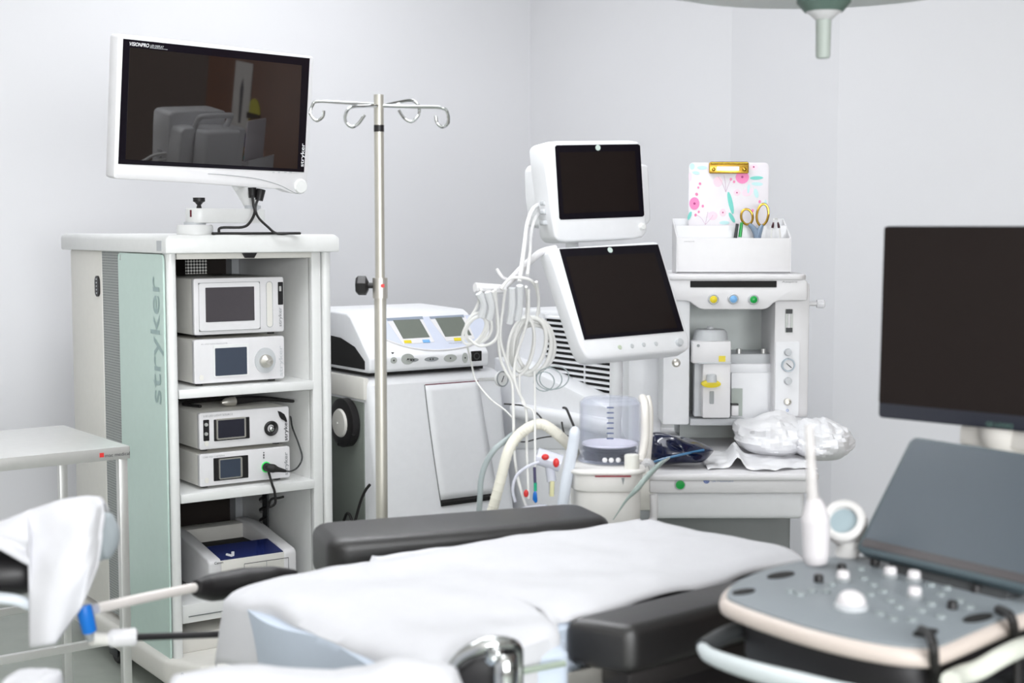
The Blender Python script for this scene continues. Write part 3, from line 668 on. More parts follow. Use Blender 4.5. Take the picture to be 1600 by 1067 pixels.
# ------------------------------------------------------------------ stainless table
o = P(203, 700, 3.86); SF2 = Fr((o.x, o.y, 0), 37)
stt = SF2.Z(203, 696.5); ys = SF2.px(76, 666, z=stt).y; sx0 = -.92
st = thing('stainless_table', 'stainless steel work table at the left, in front of the equipment tower', 'table', SF2)
sth = stt - SF2.Z(203, 716)
MB().box(sx0, .0, 0, ys, stt - .004, stt, .002).box(sx0, 0, 0, .004, stt - sth, stt - .002, .001).box(-.004, 0, 0, ys, stt - sth, stt - .002, .001).box(sx0, 0, ys - .004, ys, stt - sth, stt - .002, .001).box(sx0, sx0 + .004, 0, ys, stt - sth, stt - .002, .001).done('table_top', STEEL, st)
q = SF2.px(159, 711, y=0)
MB().box(q.x - .006, q.x + .006, -.0006, 0, q.z - .006, q.z + .006).done('red_label', RED, st)
a = SF2.px(164, 712, y=0); text('lettering', 'mac medical', st, INKD, (a.x, -.0006, a.z - .004), (1, 0, 0), (0, 0, 1), .07, .009, 0)
lw = SF2.X(204.5, 800, .01) - SF2.X(191, 800, .01)
for cx, cy in ((-.004 - lw, .008), (-.004 - lw, ys - lw - .008), (sx0 + .006, .008), (sx0 + .006, ys - lw - .008)):
    MB().box(cx, cx + lw, cy, cy + lw, .02, stt - .004, .002).cyl((cx + lw / 2, cy + lw / 2, 0), (cx + lw / 2, cy + lw / 2, .02), .014).done('leg', STEEL, st)
zr_ = SF2.Z(130, 1003, .015)
MB().box(sx0 + .02, -.012, .012, .03, zr_ - .022, zr_, .002).box(sx0 + .02, -.012, ys - .03, ys - .012, zr_ - .022, zr_, .002).done('lower_rail', STEEL, st)
# ------------------------------------------------------------------ IV pole
o = P(594, 450, 3.4); IV = Fr((o.x, o.y, 0), 0)
iv = thing('iv_pole', 'tall steel drip pole with four curled hooks, standing before the rounded cart', 'iv pole', IV)
POLEM = mat('worn_satin_steel', (196, 193, 184), .42, metal=.6, var=.06, scale=14)
zj = IV.Z(594, 452); zTop = IV.Z(594, 148); zbk0, zbk1 = IV.Z(594, 206), IV.Z(594, 195.5)
MB().cyl((0, 0, .07), (0, 0, zj), .0145).done('lower_pole', POLEM, iv)
MB().cyl((0, 0, zj - .02), (0, 0, zTop), .0115, n=20, bev=.002).done('upper_pole', POLEM, iv)
MB().cyl((0, 0, zbk0), (0, 0, zbk1), .0122).done('black_band', BLACK, iv)
MB().cyl((0, 0, IV.Z(594, 466)), (0, 0, IV.Z(594, 434)), .018, bev=.003).done('collar', SATIN, iv)
kq = IV.px(565, 446, y=0)
kk = MB().cyl((-.016, 0, kq.z), (-.03, 0, kq.z), .007).lathe([(.012, 0), (.024, .006), (.024, .024), (.018, .03), (0, .03)], (-.028, 0, kq.z), (-1, 0, 0), 6).done('clamp_knob', BLACK, iv)
MB().box(.003, .012, -.0185, -.0165, kq.z - .004, kq.z + .004).done('red_dot', RED, iv)
hk = [([(594, 164, 0), (545, 161, .05), (497, 158.5, .09), (488, 165, .09), (485, 178, .08), (494, 188.5, .075), (504, 183, .07), (506, 173, .07)]),
      ([(594, 165, 0), (570, 166, -.05), (548, 168, -.09), (539.5, 180, -.1), (541, 192, -.105), (550, 198.5, -.11), (560, 193, -.11), (570, 179.5, -.11)]),
      ([(594, 165, 0), (620, 160, .06), (643, 157, .1), (653.5, 165, .1), (654.5, 179, .1), (643, 190, .1), (631, 184, .1), (623, 172, .1)]),
      ([(594, 165, 0), (645, 167, -.03), (690, 168.5, -.05), (700, 179, -.05), (699.5, 193, -.05), (691, 198.5, -.05), (683, 192, -.05), (680.5, 181, -.05)])]
for h in hk: MB().tube([IV.px(u, v, y=y) for u, v, y in h], .0038, 8).done('hook', CHROME, iv)
MB().lathe([(0, .05), (.045, .05), (.05, .06), (.045, .085), (.02, .1), (0, .1)]).done('hub', SATIN, iv)
for i in range(5):
    a = R(72 * i + 20); d_ = V((math.cos(a), math.sin(a), 0))
    MB().tube([d_ * .03 + V((0, 0, .07)), d_ * .15 + V((0, 0, .068)), d_ * .28 + V((0, 0, .062))], .014, 10).done('base_leg', SATIN, iv)
    MB().lathe([(0, -.012), (.024, -.012), (.027, 0), (.024, .012), (0, .012)], d_ * .28 + V((0, 0, .027)), (-math.sin(a), math.cos(a), 0), 20).cyl(d_ * .28 + V((0, 0, .035)), d_ * .28 + V((0, 0, .06)), .008).done('caster', RUBBER, iv)
# ------------------------------------------------------------------ anesthesia machine
A = Fr((0, 3.4, 0), 0); yu = .40
am = thing('anesthesia_machine', 'white anesthesia machine with worktop, coloured knobs and gauge column', 'medical machine', Matrix.Translation((.55, 3.8, 0)))
IAm = am.matrix_world.inverted() @ A.M
def ap(b, name, m, par=None, **k): return b.done(name, m, par or am, mx=IAm, **k)
wz = A.Z(1150, 741); wx0, wx1 = A.X(1012, 743), A.X(1283, 741)
# worktop, drawer, lower body
ap(MB().prism(rr(wx0, wx1, 0, .80, .025), wz - .016, wz, 'z', .005, 2), 'worktop', WHITE)
zdr = A.Z(1150, 772.5)
dw = ap(MB().box(wx0 + .006, A.X(1268, 760), .012, .74, zdr, wz - .016, .006), 'drawer', WHITE)
lz = A.Z(1150, 811.5, .05)
ap(MB().box(A.X(1020, 790, .05), A.X(1258, 790, .05), .05, .74, lz, zdr, .014, 3), 'lower_drawer', WHITE2)
q = A.px(1062.6, 757, y=.01)
bt = ap(MB().lathe([(0, 0), (.0135, 0), (.0135, .004), (.011, .006), (.011, .004)], (q.x, .012, q.z), (0, -1, 0)), 'button_ring', LGREY, dw)
ap(MB().lathe([(0, .006), (.0108, .005), (.0108, .002), (0, .002)], (q.x, .012, q.z), (0, -1, 0)), 'green_button', GREEN, bt)
q = A.px(1104, 751, y=.01); lg = ap(MB().torus((q.x, .0115, q.z), (0, 1, 0), .006, .0015, 20, 6).ell((q.x, .0115, q.z), (.004, .001, .004), 10, 6), 'emblem', mat('blue_emblem', (110, 130, 190), .4), dw)
a = A.px(1112, 753, y=.011); o_ = text('lettering', 'GE Healthcare', dw, mat('pale_blue_lettering', (168, 178, 205), .5), (a.x, .0115, a.z), (1, 0, 0), (0, 0, 1), A.X(1146, 753, .01) - a.x, .007, 0); o_.data.transform(IAm)
ap(MB().box(wx0 + .03, A.X(1255, 800, .05), .2, .74, .12, lz, .01), 'cabinet_base', MGREY)
ap(MB().box(wx0 - .02, A.X(1275, 800, .05), .10, .85, .08, .14, .02), 'chassis', GREYP)
for cx in (wx0 + .03, wx1 - .05):
    for cy in (.16, .78): ap(MB().lathe([(0, -.02), (.036, -.02), (.04, 0), (.036, .02), (0, .02)], (cx, cy, .04), (1, 0, 0)).cyl((cx, cy, .05), (cx, cy, .09), .015), 'caster', RUBBER)
# upper tower
def arect(u0, v0, u1, v1, y): return A.rect(u0, v0, u1, v1, y)
xl, xr = A.X(1036, 550, yu), A.X(1264, 550, yu)
zu0 = A.Z(1100, 665, yu); zu1 = A.Z(1150, 437, yu); zu2 = A.Z(1150, 428, yu)
ap(MB().box(A.X(978, 600, yu + .2), xl + .01, yu + .12, yu + .34, wz, zu1 - .1, .006), 'side_body', WHITE2)
lp_ = ap(MB().box(xl, A.X(1078, 560, yu), yu, yu + .34, A.Z(1050, 664, yu), zu1, .006), 'left_pillar', WHITE2)
q = A.px(1056.5, 567, y=yu)
ap(MB().lathe([(0, .006), (.006, .007), (.010, .004), (.012, 0), (0, 0)], (q.x, yu, q.z), (0, -1, 0)), 'lock', SATIN, lp_)
bk = ap(MB().box(A.X(1078, 560, yu) - .002, A.X(1212, 560, yu), yu + .2, yu + .34, wz, zu1, 0), 'back_panel', mat('pale_green_grey', (206, 212, 210), .5))
hp_ = [(1038, 437), (1258, 437), (1262.5, 441), (1262.5, 467), (1260, 469.5), (1216, 470), (1209, 473), (1203, 479), (1198, 482), (1192, 483.5), (1101, 483.5), (1093, 482), (1086, 477), (1079, 472), (1073, 470), (1038, 470)]
hd = ap(MB().prism(A.poly(hp_, yu - .03), yu - .03, yu + .3, 'y', .004, 2, 45), 'hood', WHITE)
x0, x1, z0, z1_ = arect(1036, 428.5, 1262, 437.5, yu - .03)
ap(MB().prism(rr(x0, x1, yu - .035, yu + .34, .03), z0, z1_, 'z', .004, 2), 'top_shelf', WHITE)
ztop = z1_
ap(MB().prism(rr(*arect(1078.5, 438.8, 1213.5, 449, yu - .031), .001), yu - .0315, yu - .028, 'y'), 'status_strip', MATTE, hd)
a = A.px(1222, 441.5, y=yu - .031); o_ = text('lettering', 'Aespire', hd, INKM, (a.x, yu - .0312, a.z), (1, 0, 0), (0, 0, 1), .04, .006, 0); o_.data.transform(IAm)
for (u, v), m, nm in (((1114.2, 467.5), YELLOW, 'yellow'), ((1145.3, 467), SKYB, 'blue'), ((1176.8, 467.8), GREEN, 'green')):
    q = A.px(u, v, y=yu - .03); c = (q.x, yu - .03, q.z)
    k = ap(MB().lathe([(0, 0), (.0138, 0), (.0138, .008), (.012, .011), (.0105, .009), (0, .009)], c, (0, -1, 0)), 'gas_knob', LGREY, hd, label='knob with a %s cap' % nm)
    ap(MB().lathe([(0, .014), (.007, .013), (.0095, .011), (.0095, .006), (0, .006)], c, (0, -1, 0)), 'knob_cap', m, k)
# right pillar with its instrument panel
rp = ap(MB().box(A.X(1209.5, 560, yu), xr, yu, yu + .34, A.Z(1230, 652, yu), zu1 - .01, .005), 'right_pillar', WHITE)
ip = ap(MB().prism(rr(*arect(1211, 534, 1248, 649.5, yu), .003), yu - .004, yu + .002, 'y'), 'instrument_panel', WHITE2, rp)
ft = ap(MB().prism(rr(*arect(1227, 483, 1238.5, 519.5, yu), .001), yu - .004, yu + .001, 'y'), 'flow_tube', mat('flow_tube_grey', (176, 180, 176), .25), rp)
for v_, hh in ((486.5, 3.5), (515.5, 3.5)): ap(MB().prism(rr(*arect(1228, v_ - hh, 1238, v_ + hh, yu - .004), .001), yu - .006, yu, 'y'), 'tube_end', DGREY, rp)
x0, x1, z0, z1_ = arect(1231, 490, 1235, 512, yu - .004); ap(MB().cyl(((x0 + x1) / 2, yu - .004, z0), ((x0 + x1) / 2, yu - .004, z1_), .0035), 'tube_glass', WHITE, rp)
q = A.px(1231.3, 570, y=yu - .004)
ga = ap(MB().lathe([(0, .004), (.0145, .004), (.0145, .010), (.0175, .010), (.0185, .006), (.0185, 0), (0, 0)], (q.x, yu - .004, q.z), (0, -1, 0)), 'pressure_gauge', mat('gauge_bezel', (170, 182, 192), .3), rp)
ap(MB().lathe([(0, .0065), (.014, .0065), (.014, .005), (0, .005)], (q.x, yu - .004, q.z), (0, -1, 0)), 'gauge_face', WHITE, ga)
ap(MB().tube([(q.x + .008, yu - .0115, q.z - .007), (q.x - .006, yu - .0115, q.z + .005)], .0012, 5, 1), 'gauge_needle', DGREY, ga)
for v_ in (550, 595):
    q = A.px(1231, v_, y=yu - .004); ap(MB().lathe([(0, .014), (.0085, .013), (.0095, .010), (.0105, 0), (0, 0)], (q.x, yu - .004, q.z), (0, -1, 0), 16), 'suction_knob', LGREY, rp)
q = A.px(1230.3, 627.5, y=yu - .004)
ot = ap(MB().lathe([(0, .003), (.006, .003), (.006, .010), (.0095, .009), (.0095, 0), (0, 0)], (q.x, yu - .004, q.z), (0, -1, 0), 16), 'gas_outlet', SATIN, rp)
q = A.px(1230.3, 641, y=yu - .004); ap(MB().torus((q.x, yu - .0045, q.z), (0, 1, 0), .003, .0008, 12, 5), 'outlet_mark', mat('blue_mark', (140, 160, 205), .5), rp)
q = A.px(1262, 474.5, y=yu + .05); q2 = A.px(1276, 475, y=yu + .05); q3 = A.px(1289, 475.5, y=yu + .05)
hl = ap(MB().cyl((q.x - .01, yu + .05, q.z), (q2.x, yu + .05, q.z), .0055), 'side_rod', WHITE)
ap(MB().lathe([(0, 0), (.011, 0), (.0125, .006), (.0125, .018), (.009, .022), (0, .022)], (q2.x, yu + .05, q.z), (1, 0, 0), 20), 'rod_knob', BAGCL, hl)
# back bar and lower panel
def abox(u0, v0, u1, v1, y0, y1, m, name, par=None, bev=.003):
    x0, x1, z0, z1 = arect(u0, v0, u1, v1, y0); return ap(MB().box(x0, x1, y0, y1, z0, z1, bev), name, m, par)
bb = abox(1140, 553, 1209, 571, yu + .06, yu + .2, LGREY, 'back_bar')
abox(1140, 568, 1209, 583, yu + .05, yu + .2, WHITE2, 'back_bar_rail')
for u in (1154.8, 1193.3):
    x0, x1, z0, z1_ = arect(u - 4, 545, u + 4, 554, yu + .07)
    ap(MB().cyl(((x0 + x1) / 2, yu + .075, z0), ((x0 + x1) / 2, yu + .075, z1_), (x1 - x0) / 2, n=16, bev=.001), 'bar_fitting', STEEL, bb)
lw_ = abox(1142, 582, 1210, 664, yu + .04, yu + .2, WHITE2, 'lower_panel')
rc_ = abox(1143, 607, 1160, 650, yu + .037, yu + .06, mat('grey_green_niche', (168, 176, 170), .5), 'niche', lw_, 0)
abox(1143, 633, 1154.5, 650, yu + .02, yu + .04, WHITE, 'niche_block', lw_)
abox(1143, 631, 1154, 633.5, yu + .02, yu + .04, BLACK, 'niche_slot', lw_, 0)
abox(1078, 654, 1164, 665, yu + .02, yu + .2, LGREY, 'vaporizer_shelf')
# vaporizer
x0, x1, z0, z1_ = arect(1081, 533, 1142, 653.5, yu - .02)
va = thing('vaporizer', 'white vaporizer box with a yellow ringed dial and yellow label on the anesthesia machine', 'vaporizer', Matrix.Translation(A.w(((x0 + x1) / 2, yu + .05, z0))))
IV_ = va.matrix_world.inverted() @ A.M
def vp(b, name, m, par=None, **k): return b.done(name, m, par or va, mx=IV_, **k)
vy = yu - .02
xm = A.X(1098, 600, vy)
vp(MB().box(x0, x1, vy, yu + .038, A.Z(1110, 568, vy), z1_, .005), 'head', WHITE)
vp(MB().box(x0 + .01, x1 - .006, vy + .03, yu + .038, z0, A.Z(1110, 568, vy), .004), 'rear_body', LGREY)
vp(MB().box(xm, x1, vy + .002, yu + .03, z0, A.Z(1110, 568, vy) + .002, .005), 'front_body', WHITE)
vp(MB().box(xm - .012, x1 + .0, vy - .003, vy + .01, A.Z(1110, 568.5, vy), A.Z(1110, 566, vy), .001), 'head_seam', LGREY)
qx = A.px(1110, 605, y=vy)
vp(MB().prism(oval(qx.x, A.Z(1110, 599, vy), .026, .010), vy - .018, vy + .004, 'y', .003), 'yellow_ring', YELLOW)
vp(MB().lathe([(0, .020), (.012, .020), (.0135, .016), (.0145, 0), (0, 0)], (qx.x + .001, vy - .012, A.Z(1110, 596, vy)), (0, 0, 1), 24), 'dial', LGREY)
a4 = arect(1123, 556, 1133.5, 565, vy); vp(MB().prism(rr(*a4, .001), vy - .001, vy + .001, 'y'), 'yellow_label', YELLOW)
a4 = arect(1109, 611, 1115.5, 631, vy); vp(MB().prism(rr(*a4, .002), vy - .001, vy + .004, 'y'), 'level_window', GREYP)
q = A.px(1091, 540, y=vy); vp(MB().lathe([(0, .002), (.004, .002), (.004, 0), (0, 0)], (q.x, vy, q.z), (0, -1, 0), 12), 'screw', GREYP)
q = A.px(1109, 531, y=yu + .04)
vp(MB().lathe([(0, .036), (.008, .036), (.010, .030), (.038, .028), (.044, .022), (.048, 0), (0, 0)], (q.x, yu + .06 - .03, z1_), (0, 0, 1)), 'round_cap', LGREY)

# ------------------------------------------------------------------ breathing module with its bellows
MODC = mat('module_off_white', (229, 227, 224), .42)
bm_ = thing('breathing_module', 'cream breathing circuit module attached beside the worktop, under the clear canister', 'medical machine', Matrix.Translation((.26, 3.3, A.Z(950, 828, -.2) - .02)))
IB = bm_.matrix_world.inverted() @ A.M
def bp(b, name, m, par=None, **k): return b.done(name, m, par or bm_, mx=IB, **k)
by = -.2
x0, x1 = A.X(889, 740, by), A.X(1013, 740, by)
ztp = A.Z(950, 728, -.13)
bp(MB().prism(rr(x0, x1, by, .1, .05), A.Z(950, 744, by), ztp, 'z', .006, 2), 'top_plate', MODC)
zmid = A.Z(950, 770, by); zlo = A.Z(950, 828, by)
bp(MB().prism(rr(x0 + .008, x1 - .008, by + .006, .08, .05), zmid, A.Z(950, 744, by), 'z', .004), 'upper_body', MODC)
bp(MB().prism(rr(x0 + .014, x1 - .012, by + .012, .08, .05), zlo - .02, zmid + .002, 'z', .012, 3), 'lower_body', MODC)
bp(MB().box(A.X(930, 743, by), A.X(986, 743, by), by - .001, by + .02, A.Z(950, 745.2, by), A.Z(950, 743.4, by)), 'front_slit', mat('dark_red_slit', (140, 24, 44), .5))
q = A.px(973, 752, y=by + .006); bp(MB().prism([(q.x - .003, q.z + .008), (q.x + .004, q.z + .008), (q.x + .001, q.z - .008)], by + .003, by + .01, 'y'), 'pointer', GREYP)
x0c, x1c, z0c, z1c = arect(975.5, 710, 999, 731, by + .04)
bp(MB().lathe([(0, z1c), ((x1c - x0c) / 2 - .002, z1c), ((x1c - x0c) / 2, z1c - .003), ((x1c - x0c) / 2, ztp - .002), (0, ztp - .002)], ((x0c + x1c) / 2, by + .04, 0)), 'valve_cap', mat('ribbed_cream', (222, 221, 214), .5))
bp(MB().tube([A.px(1004, 728, y=-.1), A.px(1008, 722, y=-.1), A.px(1016, 724, y=-.1), A.px(1020, 735, y=-.08)], .009, 8), 'side_elbow', BAGCL)
bp(MB().tube([A.px(1021, 772, y=-.08), A.px(1022, 795, y=-.08), A.px(1020, 812, y=-.08), A.px(1008, 824, y=-.1), A.px(996, 818, y=-.12)], [.010, .010, .010, .010, .009], 10), 'bag_arm', WHITE)
bp(MB().cyl(A.px(1000, 826, y=-.14), A.px(1000, 845, y=-.14), .017), 'lower_port', mat('pale_yellow_port', (214, 206, 160), .5))
bp(MB().cyl(A.px(1008, 822, y=-.145), A.px(1008, 829, y=-.145), .008), 'port_ring', BLACK)
# arm linking the module to the machine
bp(MB().box(A.X(985, 790, .06), A.X(1022, 790, .06), .02, .15, zlo, zmid + .01, .005), 'bracket', CREAM)
bq = A.px(952.5, 729, y=-.06); rb = (A.X(1000, 680, -.06) - A.X(905, 680, -.06)) / 2
bl = thing('bellows_canister', 'clear plastic bellows canister standing on the cream breathing module', 'canister', Matrix.Translation(A.w((bq.x, -.06, ztp))))
hc_ = A.Z(952, 622, -.06) - ztp
MB().lathe([(rb, .002), (rb, hc_ - .01), (rb - .01, hc_), (0, hc_), (0, hc_ - .003), (rb - .012, hc_ - .004), (rb - .003, hc_ - .012), (rb - .003, .002)], n=48).done('dome', CLEAR, bl)
MB().torus((0, 0, .006), (0, 0, 1), rb + .002, .004, 48).done('dome_rim', CLEAR, bl)
zd_ = A.Z(952, 692, -.06) - ztp
MB().lathe([(0, zd_ + .004), (rb - .008, zd_ + .002), (rb - .005, zd_ - .002), (rb - .012, zd_ - .006), (0, zd_ - .006)], n=40).done('bellows_disc', mat('lilac_white_disc', (226, 224, 240), .5), bl)
fo = []
z = zd_ - .006
while z > .014: fo += [(rb - .013, z), (rb - .007, z - .006)]; z -= .012
MB().lathe([(0, zd_ - .006)] + fo + [(rb - .013, .002), (0, .002)], n=40).done('bellows_folds', mat('black_bellows', (20, 18, 20), .5), bl)
mk = MB()
for u in (945, 955, 966): 
    q = A.px(u, 724, y=-.06 - rb); mk.ell((q.x - bq.x, -math.sqrt(max(0, (rb + .001) ** 2 - (q.x - bq.x) ** 2)), .014), (.0062, .003, .006), 12, 8)
mk.done('base_studs', WHITE, bl)
gr_ = MB()
for i in range(7): gr_.box(-.012, .004, -rb - .0005, -rb + .0006, zd_ + .02 + i * .012, zd_ + .023 + i * .012)
gr_.done('scale_marks', mat('blue_scale', (70, 84, 130), .5), bl)

# ------------------------------------------------------------------ two monitors
def monitor(fr, name, label, outer, glass, dep, logo, off, base, scr):
    t = thing(name, label, 'monitor', Matrix.Translation(base)); I = t.matrix_world.inverted() @ fr.M
    ho = MB().prism(fr.poly(outer, 0), 0, dep, 'y', .007, 3, 40).done('housing', WHITE2, t, mx=I)
    g = MB().prism(fr.poly(glass, -.001), -.0015, .002, 'y').done('glass_bezel', BEZEL, ho, mx=I)
    MB().prism(fr.poly(scr, -.002), -.0022, 0, 'y').done('screen', SCREEN, ho, mx=I)
    q = fr.px(*logo, y=-.0025)
    lg = MB().lathe([(0, .0012), (.0068, .0012), (.0075, 0), (0, 0)], (q.x, -.002, q.z), (0, -1, 0)).done('round_emblem', mat('silver_emblem', (205, 220, 214), .3), g, mx=I)
    return t, I, ho
UF = Fr((.230, 3.735, 1.6165), 24.28, -3.51, -2.06)
um, UI, uh = monitor(UF, 'patient_monitor', 'white patient monitor with a blank dark screen, the upper of the two stacked screens',
    [(849, 231), (851, 225), (857, 221.5), (870, 220), (985, 219), (997, 221), (1001.5, 226), (1006, 300), (1011, 350), (1012, 362), (1005, 370), (992, 373), (930, 376), (884, 378), (872, 376), (866, 368), (861, 330), (852, 262)],
    [(867.3, 229.5), (869.5, 227), (997, 225.2), (1000, 227.5), (1006.5, 336), (1004, 338.6), (876.5, 343.4), (874, 341)], .09, (934.5, 230.8), None, UF.w((0, .05, UF.Z(930, 376))), [(874, 238), (992, 236), (998.5, 329), (881, 333.5)])
MB().prism(UF.poly([(841, 262), (846, 254), (866, 252), (1005, 256), (1014, 258), (1016, 300), (1018, 345), (1010, 352), (1000, 350), (870, 355), (848, 352), (842, 300)], .06), .06, .15, 'y', .008, 3).done('rear_module', WHITE2, um, mx=UI)
MB().prism(UF.poly([(842, 270), (850, 270), (851, 306), (843.5, 306)], .055), .055, .075, 'y').done('side_slot', mat('grey_slot', (120, 128, 128), .5), um, mx=UI)
MB().box(-.09, .09, .15, .22, -.10, .06, .015, 3).done('rear_housing', WHITE2, um, mx=UI)
MB().tube([(-.08, .14, .05), (-.08, .16, .095), (-.06, .17, .105), (.06, .17, .105), (.08, .16, .095), (.08, .14, .05)], .011, 10).done('carry_handle', WHITE2, um, mx=UI)
q = UF.px(1004, 354, y=-.004); MB().lathe([(0, .012), (.007, .011), (.009, .006), (.010, 0), (0, 0)], (q.x, 0, q.z), (0, -1, 0), 20).done('trim_knob', ENAMEL, um, mx=UI)
for v_ in (317, 331, 348):
    q = UF.px(853, v_, y=.04); MB().box(q.x - .012, q.x + .012, .03, .055, q.z - .006, q.z + .006, .003).done('connector_socket', LGREY, um, mx=UI)
LF_ = Fr((.277, 3.566, 1.339), 30.55, -25, -1.96)
lm, LI, lh = monitor(LF_, 'anesthesia_display', 'white tilted display with a black screen, the lower of the two stacked screens',
    [(857, 391), (860, 388), (868, 387), (1022, 377), (1029, 378.5), (1032, 384), (1075, 522), (1078, 530), (1077.5, 543), (1073, 547), (1060, 548.5), (930, 560.5), (920, 559.5), (914, 553), (907, 540), (862, 405)],
    [(874, 389), (1028, 381.8), (1068.5, 517.4), (913.3, 531)], .05, (953.5, 390.5), None, LF_.w((0, .1, -.16)), [(884, 401), (1023, 395), (1058, 512), (917, 524)])
MB().box(-.12, .12, .045, .09, -.1, .08, .02).done('rear_housing', WHITE2, lm, mx=LI)
for u, v, m in ((968.5, 542.5, mat('grey_green_key', (190, 200, 180), .5)), (987.5, 540.5, LGREY), (1006, 538.5, LGREY), (1025, 537, LGREY)):
    q = LF_.px(u, v, y=0); MB().lathe([(0, .0018), (.005, .0018), (.006, 0), (0, 0)], (q.x, 0, q.z), (0, -1, 0), 16).done('key', m, lh, mx=LI)
q = LF_.px(1060.5, 535.5, y=0); MB().lathe([(0, .010), (.009, .009), (.0105, 0), (0, 0)], (q.x, 0, q.z), (0, -1, 0)).done('control_dial', LGREY, lh, mx=LI)
q = LF_.px(966, 589, y=.1)
# post carrying both screens, part of the lower display
cpt = LF_.w((.0, .10, -.02)); WL = lm.matrix_world.inverted()
ptop_ = UF.w((0, .15, -.05))
MB().tube([WL @ A.w((A.X(960, 600, .42), .42, wz)), WL @ A.w((A.X(958, 500, .42), .42, 1.25)), WL @ V((ptop_.x, ptop_.y + .06, 1.42)), WL @ ptop_], [.018, .018, .018, .02], 12).done('mounting_post', WHITE2, lm)
MB().tube([WL @ cpt, WL @ V((cpt.x, cpt.y + .12, cpt.z)), WL @ V((ptop_.x, ptop_.y + .06, 1.40))], .018, 10).done('tilt_arm', WHITE2, lm)
for u in (963, 978):
    MB().cyl(WL @ A.px(u, 545, y=.38), WL @ A.px(u + 1, 640, y=.38), .006, n=12).done('support_tube', WHITE, lm)
# cable arm on the display's left edge
CA = [LF_.px(868, 388, y=.03), LF_.px(846, 394, y=.03), LF_.px(830, 406, y=.02), LF_.px(815, 420, y=.0), LF_.px(800, 436, y=-.02), LF_.px(786, 450, y=-.04)]
ca = MB().tube([WL @ LF_.w(p_) for p_ in CA], [.009, .009, .009, .009, .009, .008], 10).done('cable_arm', WHITE, lm)
q1, q2_ = LF_.px(742, 449, y=-.04), LF_.px(788, 452, y=-.04)
MB().tube([WL @ LF_.w(q1), WL @ LF_.w(q2_)], .011, 8, 1).tube([WL @ LF_.w(LF_.px(776, 420, y=-.03)), WL @ LF_.w(LF_.px(786, 434, y=-.03)), WL @ LF_.w(LF_.px(798, 437, y=-.02))], .004, 8).done('cable_hook', WHITE, ca)
# ------------------------------------------------------------------ organiser and what stands in it
of_y = yu + .02
x0, x1, z0, z1_ = A.rect(1058, 372, 1235, 428, of_y)
OF = Fr(A.w(((x0 + x1) / 2, of_y, ztop + .0015)), 0)
og = thing('desk_organizer', 'white plastic organizer box standing on the top shelf of the anesthesia machine', 'organizer box', OF)
hw = (x1 - x0) / 2; hf = OF.Z(1150, 372); od = .11; hb = OF.Z(1150, 341.5, od)
MB().box(-hw, hw, 0, .003, 0, hf, .001).done('front_wall', WHITE, og)
MB().box(-hw, hw, od - .003, od, 0, hb, .001).done('back_wall', WHITE2, og)
MB().box(-hw, hw, 0, od, 0, .003).done('bottom', WHITE, og)
for s in (-1, 1): MB().prism([(0, 0), (od, 0), (od, hb), (0, hf)], s * hw - .0015, s * hw + .0015, 'x').done('side_wall', WHITE, og)
hm_ = OF.Z(1100, 352.5, .05)
MB().box(-hw + .002, hw - .002, .05, .0525, .002, hm_).done('divider', WHITE2, og)
MB().box(-hw + .002, OF.X(1150, 360, .03), .028, .0295, .002, OF.Z(1100, 360, .028)).done('divider', WHITE2, og)
a = OF.px(1069, 378, y=-.001); text('lettering', 'notepads', og, INKM, (a.x, -.0006, a.z), (1, 0, 0), (0, 0, 1), .028, .004, 0)
# clipboard
cy = .075
CBF = Fr(OF.w((0, .0, .0)), 0)
x0, x1, zq0, z1_ = CBF.rect(1076, 254, 1201, 352, cy)
cb_ = thing('clipboard', 'floral pink and teal clipboard with gold clip, standing in the white organizer', 'clipboard', Matrix.Translation(OF.w(((x0 + x1) / 2, cy, .0045))))
IC = cb_.matrix_world.inverted() @ CBF.M
def cq_(b, name, m, par=None, **k): return b.done(name, m, par or cb_, mx=IC, **k)
bd = cq_(MB().prism(rr(x0, x1, .0045, z1_, .012), cy, cy + .004, 'y', .001), 'board', mat('floral_board_white', (226, 222, 228), .4))
PRINTS = []
def ovals(lst, m, name, off):
    b = MB()
    for u, v, ru, rv, rot in lst:
        c = CBF.px(u, v, y=cy); k = 3.85 / FPX
        pts = []
        for i in range(16):
            t = math.tau * i / 16; px_, pz_ = ru * k * math.cos(t), rv * k * math.sin(t); r_ = R(rot)
            pts.append((c.x + px_ * math.cos(r_) - pz_ * math.sin(r_), c.z + px_ * math.sin(r_) + pz_ * math.cos(r_)))
        b.prism(pts, cy - off, cy + .001, 'y')
    PRINTS.append(cq_(b, name, m, bd))
ovals([(1121.8, 284, 7, 8, 0), (1113.4, 337, 7.5, 7, 0), (1151.5, 301, 5.5, 5, 0), (1129.3, 332, 5, 6, 0), (1178, 261, 6, 5, 0), (1168, 300, 9, 6, 20), (1078.5, 276, 2.5, 7, 0)], mat('pale_pink_print', (246, 212, 226), .5), 'pale_blooms', .0006)
ovals([(1085, 318, 8, 10, 0), (1159.8, 277, 10.5, 10, 0)], mat('pink_print', (244, 132, 188), .5), 'pink_flowers', .0009)
ovals([(1085, 318, 1.9, 1.9, 0), (1159.7, 276.5, 1.9, 1.9, 0), (1151.4, 301, 1.2, 1.2, 0), (1129.4, 332, 1.2, 1.2, 0), (1177.6, 260.8, 1.4, 1.4, 0)], mat('magenta_print', (176, 40, 120), .5), 'flower_centres', .0012)
